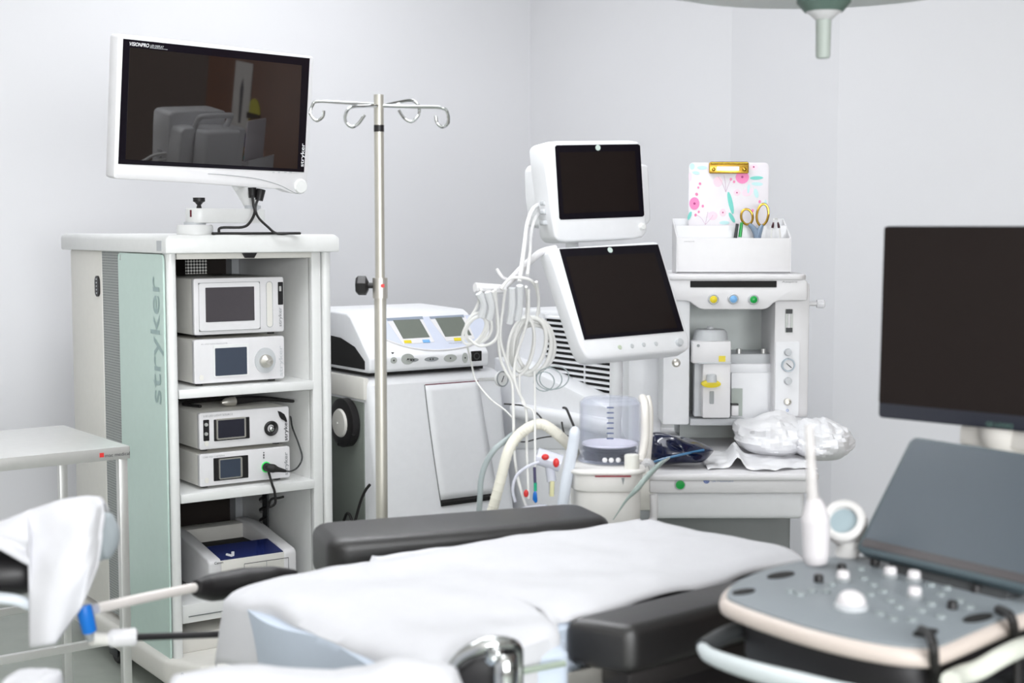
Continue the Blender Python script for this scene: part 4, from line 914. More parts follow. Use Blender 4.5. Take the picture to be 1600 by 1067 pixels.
ovals([(1093.7, 287, 1.9, 2.2, 30), (1091, 293, 1.6, 1.8, 0), (1088.5, 303.5, 2.2, 2.6, 30), (1098, 322, 1.9, 2.3, 0), (1091.8, 331, 1.7, 2, 0), (1086.8, 336, 2, 2.4, 0), (1142, 280, 1.9, 2.3, 0), (1147, 284, 1.8, 2.2, 0), (1187, 315, 2, 2.4, 0), (1176, 329, 1.9, 2.6, 0)], mat('rose_print', (232, 130, 176), .5), 'buds', .0008)
ovals([(1141.5, 317, 3.6, 18, 13), (1182, 278, 10.5, 2.8, 2), (1143.5, 340, 3, 9, 30), (1077.5, 337, 2.6, 7, -20)], mat('teal_print', (112, 206, 196), .5), 'teal_leaves', .0008)
ovals([(1183, 287.5, 9, 2.8, -3), (1169.5, 295, 2.2, 7.5, -5), (1181.5, 302, 3.4, 7.5, 15), (1097, 262, 8, 3, 0), (1087.5, 270, 6, 2.6, -8), (1081.5, 260, 4, 5, 0), (1132, 348, 8, 3, 0), (1196, 318, 2, 6, 0)], mat('pale_teal_print', (188, 226, 228), .5), 'pale_leaves', .0007)
st_ = MB()
for pts in ([(1134, 300), (1128, 285), (1122, 276)], [(1134, 300), (1133, 284), (1131, 274)], [(1134, 300), (1139, 287), (1143, 279)], [(1102, 351), (1096, 341), (1089, 336)], [(1102, 351), (1104, 340), (1106, 331)], [(1102, 351), (1110, 342), (1114, 336)]):
    st_.tube([V((q_.x, cy - .0004, q_.z)) for q_ in (CBF.px(u, v, y=cy) for u, v in pts)], .0005, 4, 3)
PRINTS.append(cq_(st_, 'thin_stems', mat('mauve_print', (190, 150, 180), .5), bd)); merge(bd, PRINTS)
a4 = CBF.rect(1108, 253.5, 1170, 271, cy - .01)
g1 = cq_(MB().prism(rr(a4[0], a4[1], a4[2], a4[3], .004), cy - .012, cy - .002, 'y', .002), 'gold_clip', GOLD)
a5 = CBF.rect(1120, 260, 1155, 266.5, cy - .013)
cq_(MB().prism(rr(*a5, .001), cy - .0128, cy - .01, 'y'), 'clip_window', mat('pale_clip_window', (232, 226, 220), .3), g1)
rv = MB()
for u in (1115, 1163): q = CBF.px(u, 264.5, y=cy - .012); rv.ell((q.x, cy - .012, q.z), (.0055, .003, .0055), 14, 8)
cq_(rv, 'clip_rivets', GOLD, g1)
cq_(MB().tube([V((a4[0] + .004, cy - .012, a4[3] - .002)), V((a4[1] - .004, cy - .012, a4[3] - .002))], .0035, 10, 1), 'clip_spring', GOLD, g1)
# scissors
sy = .02
sc = thing('scissors', 'scissors with gold lined handles standing in the organizer before the floral clipboard', 'scissors', Matrix.Translation(OF.w((OF.X(1182, 360, sy), sy, .0045))))
IS2 = sc.matrix_world.inverted() @ OF.M
def sp_(b, name, m, par=None, **k): return b.done(name, m, par or sc, mx=IS2, **k)
def sring(u, v, ru, rv, rot):
    pts = []
    for i in range(24):
        t = math.tau * i / 24; a_, b_ = ru * math.cos(t), rv * math.sin(t); r_ = R(rot)
        pts.append(OF.px(u + a_ * math.cos(r_) - b_ * math.sin(r_), v + a_ * math.sin(r_) + b_ * math.cos(r_), y=sy))
    return pts
GREYB = mat('grey_blue_handle', (128, 146, 168), .45)
for (u, v, ru, rv_, rot, base) in ((1167, 338.7, 9, 12, -10, [(1170, 350), (1178, 358), (1183, 371), (1184, 400)]), (1191.5, 335.5, 9, 17, 8, [(1191, 351), (1187, 360), (1184, 371), (1182, 400)])):
    h_ = sp_(MB().tube(sring(u, v, ru, rv_, rot), .0034, 8, 1, True), 'handle', GREYB if False else GOLD)
    sp_(MB().tube([OF.px(a_, b_, y=sy) for a_, b_ in base], [.005, .008, .009, .006], 8), 'shank', GREYB, h_)
q = OF.px(1183, 380, y=sy)
sp_(MB().prism([(q.x - .008, q.z), (q.x + .008, q.z), (q.x + .002, .006), (q.x - .002, .006)], sy - .0015, sy + .0015, 'y'), 'blades', STEEL)
# pens
for u0, u1, v0, v1, m, lab, yy in ((1149, 1152, 372, 349.5, DGREY, 'grey pen with a slanted top beside the green one, in the organizer', .012), (1156, 1159, 372, 347.5, GREEN, 'green capped pen beside the gold handled scissors, in the organizer', .012)):
    p0, p1 = OF.px(u0, v0, y=yy), OF.px(u1, v1, y=yy); d_ = (p1 - p0).normalized(); b0 = p0 - d_ * ((p0.z - .0045) / d_.z)
    pn_ = thing('pen', lab, 'pen', Matrix.Translation(OF.w(b0)))
    MB().cyl((0, 0, 0), (p1 - b0) * .72, .0042, n=12).done('barrel', LGREY if m is DGREY else WHITE, pn_)
    MB().cyl((p1 - b0) * .70, (p1 - b0), .0048, .004, 12, .001).done('cap', m, pn_)
# tweezers
ty = .02
tz = thing('tweezers', 'black and steel tweezers standing at the right end of the organizer', 'tweezers', Matrix.Translation(OF.w((OF.X(1212, 370, ty), ty, .0045))))
IT = tz.matrix_world.inverted() @ OF.M
for s in (-1, 1):
    w_ = [OF.px(1212 + s * 2.2, 341.5, y=ty), OF.px(1212 + s * 4.6, 353, y=ty), OF.px(1212 + s * 7, 369, y=ty)]; e_ = OF.px(1212 + s * 6, 390, y=ty); e_.z = .0055
    l_ = MB().tube([w_[0], w_[1]], .0016, 6, 1).tube([w_[1], w_[2], e_], .0018, 6, 3).done('arm', STEEL, tz, mx=IT)
    MB().tube([w_[0].lerp(w_[1], .5), w_[1], w_[1].lerp(w_[2], .2)], [.002, .0036, .0034], 8, 2).done('grip', mat('dark_maroon_grip', (58, 18, 30), .4) if s < 0 else MATS['dark_maroon_grip'], l_, mx=IT)
MB().tube([OF.px(1209.8, 341.5, y=ty), OF.px(1214.2, 341.5, y=ty)], .0018, 6, 1).done('bridge', STEEL, tz, mx=IT)

# ------------------------------------------------------------------ bags on the worktop
def blob(fn, nu=40, nv=22):
    b = MB()
    g = [[b.bm.verts.new(fn(i / nu * math.tau, j / nv)) for i in range(nu)] for j in range(1, nv)]
    t, l = b.bm.verts.new(fn(0, 0)), b.bm.verts.new(fn(0, 1))
    for j in range(nv - 2):
        for i in range(nu): b.bm.faces.new((g[j][i], g[j][(i + 1) % nu], g[j + 1][(i + 1) % nu], g[j + 1][i]))
    for i in range(nu): b.bm.faces.new((t, g[0][(i + 1) % nu], g[0][i])); b.bm.faces.new((l, g[-1][i], g[-1][(i + 1) % nu]))
    bmesh.ops.recalc_face_normals(b.bm, faces=b.bm.faces[:]); return b
NAVY = mat('glossy_navy_plastic', (9, 18, 50), .12, spec=.7)
bag_y = .12
out = [A.px(u, v, y=bag_y) for u, v in ((1008, 678), (1026, 675.5), (1045, 676), (1065, 682), (1090, 691), (1115, 700), (1117, 704), (1110, 711), (1099, 721), (1070, 725), (1040, 728), (1010, 727))]
oz = min(p_.z for p_ in out); sh = wz + .001 - oz
cx_ = sum(p_.x for p_ in out) / len(out); cz_ = sum(p_.z for p_ in out) / len(out)
bb_ = thing('breathing_bag', 'glossy dark blue bag lying on the worktop beside the clear canister', 'bag', Matrix.Translation(A.w((cx_, bag_y, wz + .001))))
b = MB(); fr_c = []
n = len(out); rows = [(-.055, .12), (-.05, .62), (-.03, .92), (0, 1.0), (.03, .92), (.05, .6), (.055, .12)]
rings = []
for dy, k in rows:
    rings.append([b.bm.verts.new(V((cx_ + (p_.x - cx_) * k, bag_y + dy + .012 * math.sin(i * 2.1), max(wz + .001, cz_ + (p_.z - cz_) * k + sh * 0 + .006 * math.sin(i * 1.7 + dy * 60))))) for i, p_ in enumerate(out)])
for A_, B_ in zip(rings, rings[1:]):
    for i in range(n): b.bm.faces.new((A_[i], A_[(i + 1) % n], B_[(i + 1) % n], B_[i]))
b.bm.faces.new(rings[0]); b.bm.faces.new(list(reversed(rings[-1]))); bmesh.ops.recalc_face_normals(b.bm, faces=b.bm.faces[:])
IBg = bb_.matrix_world.inverted() @ A.M
b.done('pouch', NAVY, bb_, 60, mx=IBg, subd=2)
MB().tube([A.px(1014, 724, y=bag_y - .05), A.px(1040, 716, y=bag_y - .06), A.px(1075, 708, y=bag_y - .055), A.px(1100, 703, y=bag_y - .045)], .0032, 6).done('seam', mat('teal_painted_highlight', (60, 110, 150), .2), bb_, mx=IBg)  # teal strip: a highlight on the glossy bag put into colour
FILM = mat('crumpled_white_film', (246, 246, 249), .3, alpha=.92, sss=0)
def crumple(label, u0, u1, v0, v1, y, dep, seed, name='plastic_bag'):
    a, c = A.px(u0, (v0 + v1) / 2, y=y), A.px(u1, (v0 + v1) / 2, y=y); zt_ = A.Z((u0 + u1) / 2, v0, y)
    cx, rx, hz = (a.x + c.x) / 2, (c.x - a.x) / 2, zt_ - wz
    t = thing(name, label, 'bag', Matrix.Translation(A.w((cx, y, wz + .0015))))
    def fn(th, v):
        ph = v * math.pi; d_ = V((math.sin(ph) * math.cos(th), math.sin(ph) * math.sin(th), math.cos(ph)))
        k = 1 + .16 * noise.noise(d_ * 1.6 + V((seed, 0, 0))) + .13 * abs(noise.noise(d_ * 3.1 + V((0, seed, 0)))) + .03 * noise.noise(d_ * 8)
        z = (d_.z * .5 + .42) * hz * k * 1.02
        return V((d_.x * rx * k, d_.y * dep * k, max(0, z)))
    blob(fn, 60, 34).done('film', FILM, t, 18)
    return t, fn
crumple('crumpled white plastic bag in a heap on the right of the worktop', 1146, 1268, 647, 724, .34, .15, 3.1)
crumple('crumpled white plastic bag poking past the right edge of the worktop', 1232, 1326, 655, 720, .26, .13, 7.7)
# folded clear film lying flat in front of the heaps
ff = thing('plastic_sheet', 'flat clear plastic sheet spread on the worktop between the blue bag and crumpled bags', 'plastic sheet', Matrix.Translation(A.w((A.X(1190, 720, .15), .15, wz + .001))))
x0, x1 = A.X(1100, 715, .12), A.X(1270, 715, .12); cxx = A.X(1190, 720, .15)
MB().grid(lambda u, v: V((x0 + (x1 - x0) * u - cxx, -.10 + .26 * v + .02 * math.sin(u * 9), .002 + .012 * abs(noise.noise(V((u * 5, v * 4, 2)))) + .028 * math.exp(-((u - .28 - .1 * v) / .05) ** 2))), 40, 24).done('film', FILM, ff, 30, solid=.0008)

# ------------------------------------------------------------------ hoses and leads round the breathing module
HF = Fr((0, 3.3, 0), 0)
def hose(name, label, cat, pts, r, m, ribs=0, extra=None, base=None):
    q = [HF.px(u, v, y=y) for u, v, y in pts]
    if extra: q += [V(p_) for p_ in extra]
    zb_ = min(q, key=lambda p_: p_.z)
    t = thing(name, label, cat, Matrix.Translation(HF.w(zb_)))
    I = t.matrix_world.inverted() @ HF.M
    MB().tube(q, r, 12).done('tube', m, t, mx=I)
    return t, I, q
t, I, q = hose('breathing_hose', 'cream ribbed hose arching over in front of the louvred cabinet', 'hose', [(764, 812, -.02), (770, 795, -.02), (782, 750, -.02), (794, 705, -.02), (808, 682, 0), (826, 668, 0), (844, 662, 0), (858, 668, 0), (872, 679, .01), (886, 692, .03), (896, 704, .07), (904, 720, .12)], .0125, HOSEC)
rb_ = MB()
for k in range(40):
    s = k / 40 * (len(q) - 1); i = min(int(s), len(q) - 2); f_ = s - i; p_ = q[i].lerp(q[i + 1], f_); d_ = (q[i + 1] - q[i]).normalized()
    rb_.torus(p_, d_, .0122, .0012, 14, 5)
rb_.done('ribs', HOSEC, t, mx=I)
hose('breathing_hose', 'pale blue hose standing upright beside the cream module', 'hose', [(898, 672, -.05), (898, 676, -.06), (896, 692, -.06), (892, 715, -.06), (886, 745, -.06), (881, 775, -.06), (878, 800, -.06), (877, 820, -.06)], [.009, .0132, .0132, .0132, .0132, .0132, .0132, .0132], HOSEW)
hose('suction_tube', 'grey hose curving up before the rounded cart door', 'hose', [(748, 822, 0), (748.5, 801, 0), (750, 775, 0), (751.5, 750, 0), (759, 724, 0), (773, 702, .0), (790, 688, .02), (800, 680, .03), (815, 676, .06)], .0068, HOSEG)
hose('flat_tube', 'grey flat tube slanting from the worktop across the cream module', 'tube', [(1046, 715, -.05), (1030, 726, -.13), (1010, 746, -.17), (994, 765, -.18), (979, 781, -.18), (966, 800, -.18), (958, 812, -.18)], [.002, .005, .0065, .006, .003, .0015, .001], mat('grey_green_tube', (150, 164, 160), .35))
hose('breathing_hose', 'white hose hanging down just right of the clear canister', 'hose', [(1004, 622, .12), (1007, 630, .08), (1008, 650, .04), (1008, 680, .03), (1004, 705, .02), (1000, 722, .0)], .0105, mat('white_hose', (238, 234, 228), .45))
hose('breathing_hose', 'thin white hose close behind the one right of the canister', 'hose', [(1012, 620, .14), (1016, 640, .12), (1016, 670, .11), (1014, 700, .11), (1012, 722, .11)], .007, MATS['white_hose'])
# valves and stopcock
vt = thing('valve_block', 'clear valve with two red discs hanging before the louvred cabinet', 'valve', Matrix.Translation(HF.w(HF.px(855, 735, y=-.03)))); I = vt.matrix_world.inverted() @ HF.M
VC = mat('clear_lilac_plastic', (226, 228, 240), .15, alpha=.8)
MB().cyl(HF.px(838, 712, y=-.03), HF.px(876, 724, y=-.03), .020, n=20, bev=.004).cyl(HF.px(857, 715, y=-.03), HF.px(862, 752, y=-.03), .011, n=16, bev=.002).cyl(HF.px(862, 752, y=-.03), HF.px(862, 772, y=-.03), .007, n=12).done('body', VC, vt, mx=I)
for u, v, ru, rv_, rot in ((852, 714, 6, 5, 30), (869, 723, 5, 7.5, 0)):
    c = HF.px(u, v, y=-.052); k = 3.25 / FPX
    MB().ell(c, (ru * k, .004, rv_ * k), 16, 8).done('red_disc', RED, vt, mx=I)
sk = thing('stopcock', 'small stopcock with blue tap and green collar hanging on thin tubes', 'valve', Matrix.Translation(HF.w(HF.px(836, 785, y=-.06)))); I = sk.matrix_world.inverted() @ HF.M
MB().prism([(q_.x, q_.z) for q_ in (HF.px(u, v, y=-.06) for u, v in ((836, 766), (839, 770), (840, 783), (836.5, 786), (832, 780), (833, 770)))], -.066, -.056, 'y', .002).done('blue_tap', BLUE, sk, mx=I)
MB().cyl(HF.px(836.5, 767, y=-.06), HF.px(836.5, 754, y=-.06), .004, n=12).done('green_collar', mat('teal_collar', (30, 170, 130), .4), sk, mx=I)
MB().cyl(HF.px(836, 754, y=-.06), HF.px(835, 730, y=-.06), .0035, n=12).done('dark_stem', mat('indigo_stem', (70, 66, 100), .4), sk, mx=I)
MB().ell(HF.px(822, 771, y=-.06), (.006, .005, .009), 12, 8).done('red_tip', RED, sk, mx=I)
MB().cyl(HF.px(863, 752, y=-.05), HF.px(862, 775, y=-.05), .0055, n=12).done('yellow_port', mat('pale_yellow_plastic', (226, 222, 176), .4), sk, mx=I)
MB().tube([HF.px(800, 812, y=-.05), HF.px(820, 803, y=-.05), HF.px(850, 800, y=-.05), HF.px(866, 806, y=-.05)], [.012, .017, .018, .012], 12).done('clear_bulb', VC, sk, mx=I)
MB().tube([HF.px(805, 784, y=-.06), HF.px(801, 764, y=-.06), HF.px(808, 742, y=-.06), HF.px(826, 728, y=-.06), HF.px(842, 722, y=-.05)], .0035, 8).done('clear_tube', VC, sk, mx=I)
# monitoring leads
LEADM = mat('grey_white_lead', (222, 222, 220), .45)
def lead(label, curves, r, m=LEADM, name='monitor_lead', group=None):
    base = HF.px(*curves[0][-1][:2], y=curves[0][-1][2])
    t = thing(name, label, 'cable', Matrix.Translation(HF.w(base)), group); I = t.matrix_world.inverted() @ HF.M
    for i, c in enumerate(curves):
        closed = c[0] == c[-1]
        MB().tube([HF.px(u, v, y=y) for u, v, y in (c[:-1] if closed else c)], r, 8, 5, closed).done('lead' if not closed else 'coil', m, t, mx=I)
    return t
def loop(u, v, ru, rv_, y, rot=0, n=12, sq_=0):
    p = []
    for i in range(n):
        t = math.tau * i / n; a, b = ru * math.cos(t), rv_ * math.sin(t); r_ = R(rot)
        p.append((u + a * math.cos(r_) - b * math.sin(r_), v + a * math.sin(r_) + b * math.cos(r_), y + .012 * math.sin(t)))
    return p + [p[0]]
lead('large coil of white lead hanging from the cable hook before the louvres', [loop(829, 543, 33, 42, .10, 12), loop(831, 541, 30, 45, .09, 6), loop(827, 540, 25, 44, .085, 14), loop(836, 540, 29, 41, .105, 4), loop(832, 545, 34, 38, .11, 20)], .0052)
lead('inner coil of white lead looped within the large coil', [loop(818, 537, 15, 44, .075, 8), loop(814, 542, 20, 46, .07, 10), [(822, 448, .02), (824, 470, .06), (822, 495, .07)], [(838, 440, .02), (842, 470, .06), (838, 500, .08)]], .0036)
lead('coil of white lead hanging at the left end of the cable hook', [loop(745, 515, 15, 22, .03, 30), loop(748, 512, 20, 24, .035, 20), loop(741, 516, 14, 25, .03, 35), [(752, 452, .0), (747, 475, .02), (738, 492, .03)], [(732, 528, .03), (748, 540, .03), (768, 536, .03), (778, 520, .03), (776, 480, .02), (770, 455, .0)]], .0036)
lead('white lead looping high over the cable hook', [[(783, 452, .0), (796, 436, .02), (815, 434, .03), (832, 440, .04), (840, 460, .06), (842, 490, .08)], [(774, 452, 0), (776, 490, .03), (778, 520, .04), (782, 560, .05), (790, 580, .05), (800, 600, .05), (802, 640, .04), (803, 690, .02), (806, 730, 0), (815, 770, -.03), (824, 795, -.04)]], .0036)
lead('white lead falling straight below the coils to the tubing', [[(826, 452, .04), (824, 500, .05), (806, 560, .06), (804, 590, .05), (810, 612, .04), (822, 640, .03), (823, 700, .0), (825, 745, -.03), (826, 780, -.05)], [(790, 452, .01), (786, 480, .03), (782, 530, .04), (795, 575, .05), (806, 600, .05)]], .0034)
lead('thin white lead hanging to the blue tapped stopcock', [[(812, 585, .06), (812, 610, .05), (818, 632, .03), (834, 645, .0), (836, 690, -.03), (836, 730, -.05)], [(835, 580, .08), (836, 620, .05), (836, 650, .0)]], .0028)
lead('thin grey lead in wide loops over the sloped deck', [loop(858, 592, 20, 17, .10, 8), loop(866, 590, 23, 18, .11, -10), loop(850, 596, 16, 15, .1, 0)], .0014, HOSEG)
lead('thin white lead trailing across the rounded cart door', [[(730, 540, .2), (737, 570, .25), (744, 595, .25), (765, 622, .2), (788, 640, .15), (800, 652, .08)]], .0022)
lead('white lead curving down from the upper patient monitor', [[(858, 317, .47), (845, 318, .46), (832, 328, .4), (824, 350, .34), (820, 380, .15), (816, 410, .08), (812, 440, .05)]], .0055, CABLEW)
lead('second white lead curving from under the first on the upper patient monitor', [[(858, 331, .47), (846, 332, .46), (836, 342, .4), (830, 365, .34), (828, 395, .14), (824, 430, .07)]], .0045, CABLEW)
lead('thick white connector bundle clustered on the cable hook', [[(748, 458, -.01), (756, 475, .0), (752, 495, .01)], [(762, 456, -.01), (768, 480, 0), (764, 498, .01)], [(800, 450, .02), (800, 480, .03), (796, 505, .04)], [(812, 446, .02), (812, 476, .04), (808, 500, .05)]], .0085, mat('translucent_white', (226, 228, 230), .3, alpha=.75))
def blk(label, pts, r):
    base = HF.px(*pts[-1][:2], y=pts[-1][2]); t = thing('cable', label, 'cable', Matrix.Translation(HF.w(base)))
    MB().tube([HF.px(u, v, y=y) for u, v, y in pts], r, 6).done('lead', RUBBER, t, mx=t.matrix_world.inverted() @ HF.M)
blk('thin black cable arching left of the cream hose', [(788, 631, .3), (802, 632, .28), (818, 634, .25), (834, 642, .2), (843, 650, .12), (848, 657, .06)], .0022)
blk('black cable bent like a hook beside the clear canister', [(880, 637, .25), (885, 639, .2), (892, 655, .15), (899, 673, .1), (901, 690, .08)], .0032)
blk('short black cable stub below the hooked black cable', [(878, 660, .2), (879.5, 670, .16), (883, 679, .12), (889, 682, .1)], .0026)
blk('thin black cable strung under the cream hose', [(808, 690, .1), (822, 690, .08), (834, 687, .05), (846, 684, .03), (860, 682, .03), (866, 683, .03)], .0016)
# ------------------------------------------------------------------ operating table
TB = Fr((.36, 2.66, 0), 40); TZ = .90
ot_ = thing('operating_table', 'black padded operating table under the white sheet', 'operating table', TB)
MB().prism(rr(-.83, .0, -.20, .20, .04), .835, TZ - .006, 'z', .02, 3).done('mattress', VINYL, ot_)
MB().prism(rr(-.82, -.01, -.19, .19, .02), .80, .835, 'z', .005).done('table_top', DGREY, ot_)
for s, n_ in ((-1, 'side_rail'), (1, 'side_rail')):
    MB().box(-.80, -.02, s * .245 - .005, s * .245 + .005, .795, .825, .002).done(n_, SATIN, ot_)
    for x in (-.7, -.4, -.1): MB().box(x - .02, x + .02, min(s * .19, s * .242), max(s * .19, s * .242), .802, .818).done('rail_spacer', STEEL, ot_)
MB().prism(rr(-.6, -.25, -.13, .13, .04), .12, .80, 'z', .01).done('column', STEEL, ot_)
MB().prism(rr(-.85, .0, -.2, .2, .08), .03, .12, 'z', .02).done('base', DGREY, ot_)
for x in (-.78, -.07):
    for y in (-.15, .15): MB().cyl((x, y, 0), (x, y, .035), .03, n=16).done('foot', RUBBER, ot_)
def sheetfn(x0, x1, W0, W1, hl, hn, hf, dz, seed, amp=.005):
    def f(u, v):
        Lx = (x1 - x0); tot = hl + Lx; s = u * tot
        rr_ = .03
        if s < hl: X = x0 - .012 - .02 * math.sin(v * 9 + seed) * (1 - s / hl); dx = hl - s
        else: X = x0 + (s - hl); dx = 0
        edge = max(0, 1 - (s - hl) / .06) if s >= hl else 1
        dxz = dx + .014 * edge ** 2
        t = min(max((X - x0) / Lx, 0), 1); W = W0 * (1 - t) + W1 * t
        q_ = min(max((X + .615) / .06, 0), 1); q_ = q_ * q_ * (3 - 2 * q_); N = .275 * (1 - q_) + .203 * q_; W = W / 2 + N; F_ = W - N
        h = hn(X); tt = v * (hf + W + h)
        if tt < hf: Y = F_ + .006; dy = hf - tt
        elif tt < hf + W:
            Y = F_ - (tt - hf); d_ = min(tt - hf, hf + W - tt); dy = .010 * max(0, 1 - d_ / .04) ** 2
        else: Y = F_ - W - .008 - .008 * math.sin(X * 26 + seed); dy = tt - hf - W + .01
        w = amp * noise.noise(V((X * 6, Y * 9, seed))) + amp * .6 * noise.noise(V((X * 16, Y * 14, seed + 5))) + .004 * math.sin((X * .6 + Y * 1.3) * 16 + seed) * max(0, min(1, (-.2 - X) / .3))
        return V((X + w * (1 if s < hl else 0), Y + w * (1 if dy > .02 else 0), TZ + dz - dxz - dy + w))
    return f
def hn(X):
    t = min(max((X + .585) / .03, 0), 1); t = t * t * (3 - 2 * t); return .13 * (1 - t) + .006 * t
sh_ = MB().grid(sheetfn(-.84, .045, .56, .405, .11, hn, .02, .012, 1.3, .006), 90, 60).done('bed_sheet', SHEET, None, 60, solid=.003)
sh_.matrix_world = TB.M; tag(sh_, 'rumpled white sheet spread over the operating table', 'sheet')
def hn2(X):
    t = min(max((X + .66) / .10, 0), 1); return .02 + .12 * (1 - t)
ub = MB().grid(sheetfn(-.848, -.50, .50, .46, .24, lambda X: .19, .02, -.004, 4.2, .002), 50, 60).done('underpad', SHEETB, None, 60, solid=.002)
ub.matrix_world = TB.M; tag(ub, 'pale blue pad showing under the left end of the white sheet', 'underpad')
# arm boards
AB = Fr((-.340, 2.625, 0), 21)
l2 = .59
ab = thing('arm_board', 'black padded arm board angled beyond the far side of the white sheet', 'arm board', Matrix.Translation(AB.w((.28, .09, .81))))
I = ab.matrix_world.inverted() @ AB.M
MB().prism(rr(.0, l2, .0, .19, .045), .815, .912, 'z', .022, 4).done('pad', VINYL, ab, mx=I)
MB().prism(rr(.02, l2 - .03, .03, .16, .03), .795, .816, 'z', .004).done('board', DGREY, ab, mx=I)
MB().box(.25, .32, -.07, .10, .77, .797, .004).done('bracket', STEEL, ab, mx=I)
nb = thing('arm_board', 'black padded arm board along the near side of the table by the ultrasound console', 'arm board', Matrix.Translation(TB.w((-.2, -.27, .82))))
I = nb.matrix_world.inverted() @ TB.M
MB().prism([(-.548, -.215), (-.505, -.322), (.06, -.322), (.06, -.215)], .825, .9005, 'z', .018, 4).done('pad', VINYL, nb, mx=I)
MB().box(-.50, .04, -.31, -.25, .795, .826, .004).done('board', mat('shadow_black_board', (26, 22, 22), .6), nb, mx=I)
MB().box(-.46, .0, -.30, -.262, .70, .796, .006).done('bracket', BLACK, nb, mx=I)
# chrome rail clamp at the near side
RC = Fr((0, 1.9, 0), 0)
rc_t = thing('rail_clamp', 'chrome and black rail clamp beside the table, under the hanging sheet edge', 'clamp', Matrix.Translation(RC.w(RC.px(760, 1060, y=0))))
I = rc_t.matrix_world.inverted() @ RC.M
MB().tube([RC.px(u, v, y=y) for u, v, y in ((704, 1044, .0), (722, 1024, -.005), (745, 1012, -.01), (770, 1006, -.01), (795, 1006, 0), (808, 1014, .01), (811, 1040, .02), (811, 1075, .02))], [.007, .009, .011, .011, .010, .008, .006, .006], 10).done('chrome_band', CHROME, rc_t, mx=I)
MB().prism([(q_.x, q_.z) for q_ in (RC.px(u, v, y=0) for u, v in ((716, 1046), (742, 1028), (768, 1020), (806, 1016), (808, 1090), (716, 1090)))], -.01, .04, 'y', .006).done('black_body', BLACK, rc_t, mx=I)
MB().tube([RC.px(768, 1030, y=-.02), RC.px(776, 1022, y=-.03)], [.010, .011], 12, 1).ell(RC.px(777, 1020, y=-.03), (.0085, .01, .0085), 14, 10).done('tightening_knob', CHROME, rc_t, mx=I)
MB().tube([RC.px(787, 1024, y=-.015), RC.px(789, 1048, y=-.02), RC.px(788, 1090, y=-.02)], [.016, .017, .016], 14).done('chrome_post', CHROME, rc_t, mx=I)
MB().tube([RC.px(800, 1052, y=.06), RC.px(882, 1036.5, y=.12)], .0048, 8, 1).done('rail_bar', mat('green_tinted_steel', (190, 204, 188), .4, metal=.5), rc_t, mx=I)
# foreground cloths
def cloth_blob(label, u0, u1, vtop, Y, dep, hz, seed, m, name='folded_cloth', cat='cloth', low=.5):
    f = Fr((0, Y, 0), 0); a, c = f.px(u0, vtop, y=0), f.px(u1, vtop, y=0)
    t = thing(name, label, cat, Matrix.Translation(f.w(((a.x + c.x) / 2, 0, a.z - hz)))); rx = (c.x - a.x) / 2
    def fn(th, v):
        ph = v * math.pi; d_ = V((math.sin(ph) * math.cos(th), math.sin(ph) * math.sin(th), math.cos(ph)))
        sgn = lambda k, p_: math.copysign(abs(k) ** p_, k)
        k = 1 + .09 * noise.noise(d_ * 1.8 + V((seed, 0, 0))) + .05 * noise.noise(d_ * 4 + V((seed, 3, 0)))
        return V((sgn(d_.x, .7) * rx * k, sgn(d_.y, .7) * dep * k, max(0, hz * .5 + sgn(d_.z, .6) * hz * .5 * k)))
    blob(fn, 56, 30).done('cloth', m, t, 60)
    return t
LS = Fr((-.28, 1.72, 0), 25)
t = thing('leg_drape', 'white sheet heaped over the lowered leg end of the table, at the bottom edge', 'sheet', Matrix.Translation((-.25, 1.72, .62)))
GF2 = Fr((0, 1.72, 0), 0)
topc = [(270, 1062), (340, 1046), (400, 1042), (460, 1049), (520, 1054), (565, 1046), (610, 1034), (650, 1030), (685, 1036), (708, 1050), (720, 1075)]
def fnl(u, v):
    s = u * (len(topc) - 1); i = min(int(s), len(topc) - 2); f_ = s - i
    p_ = GF2.px(topc[i][0] * (1 - f_) + topc[i + 1][0] * f_, topc[i][1] * (1 - f_) + topc[i + 1][1] * f_, y=0)
    a = v * 2 - 1
    y = a * .12; drop = .16 * abs(a) ** 2.2
    w = .006 * noise.noise(V((u * 6, v * 5, 1)))
    return V((p_.x, y, p_.z - drop + w)) 
I = t.matrix_world.inverted() @ GF2.M
MB().grid(fnl, 60, 26).done('cloth', SHEET, t, 60, mx=I, solid=.004)
MB().prism(rr(-.36, -.07, -.10, .10, .03), .62, .86, 'z', .03, 3).done('padding', SHEET, t, mx=I)
cloth_blob('rounded white cloth at the bottom left corner of the picture', 0, 92, 1051, 1.9, .06, .1, 2.2, CLOTH)

# ------------------------------------------------------------------ leg support with its drape, left foreground
QF = Fr((0, 2.15, 0), 0)
ls = thing('leg_support', 'padded black leg support with rods, under the white drape at the left edge', 'leg support', Matrix.Translation(QF.w(QF.px(60, 945, y=.05))))
I = ls.matrix_world.inverted() @ QF.M
c0, c1_ = QF.px(-70, 872, y=.06), QF.px(150, 838, y=.10)
def foam(u, th):
    ax = c0.lerp(c1_, u); r = .052 * (1 - .1 * u)
    return ax + V((0, math.cos(th) * r, math.sin(th) * r * 1.0))
MB().tube([c0, c0.lerp(c1_, .3), c0.lerp(c1_, .7), c1_, QF.px(172, 838, y=.10), QF.px(184, 838, y=.10)], [.05, .046, .042, .040, .036, .012], 20).done('foam_pad', mat('grey_foam', (160, 168, 172), .7), ls, mx=I)
MB().tube([QF.px(-90, 905, y=-.01), QF.px(-20, 898, y=-.01), QF.px(30, 895, y=.0), QF.px(52, 893, y=.02)], [.034, .036, .034, .030], 18).done('boot_shell', BLACK, ls, mx=I)
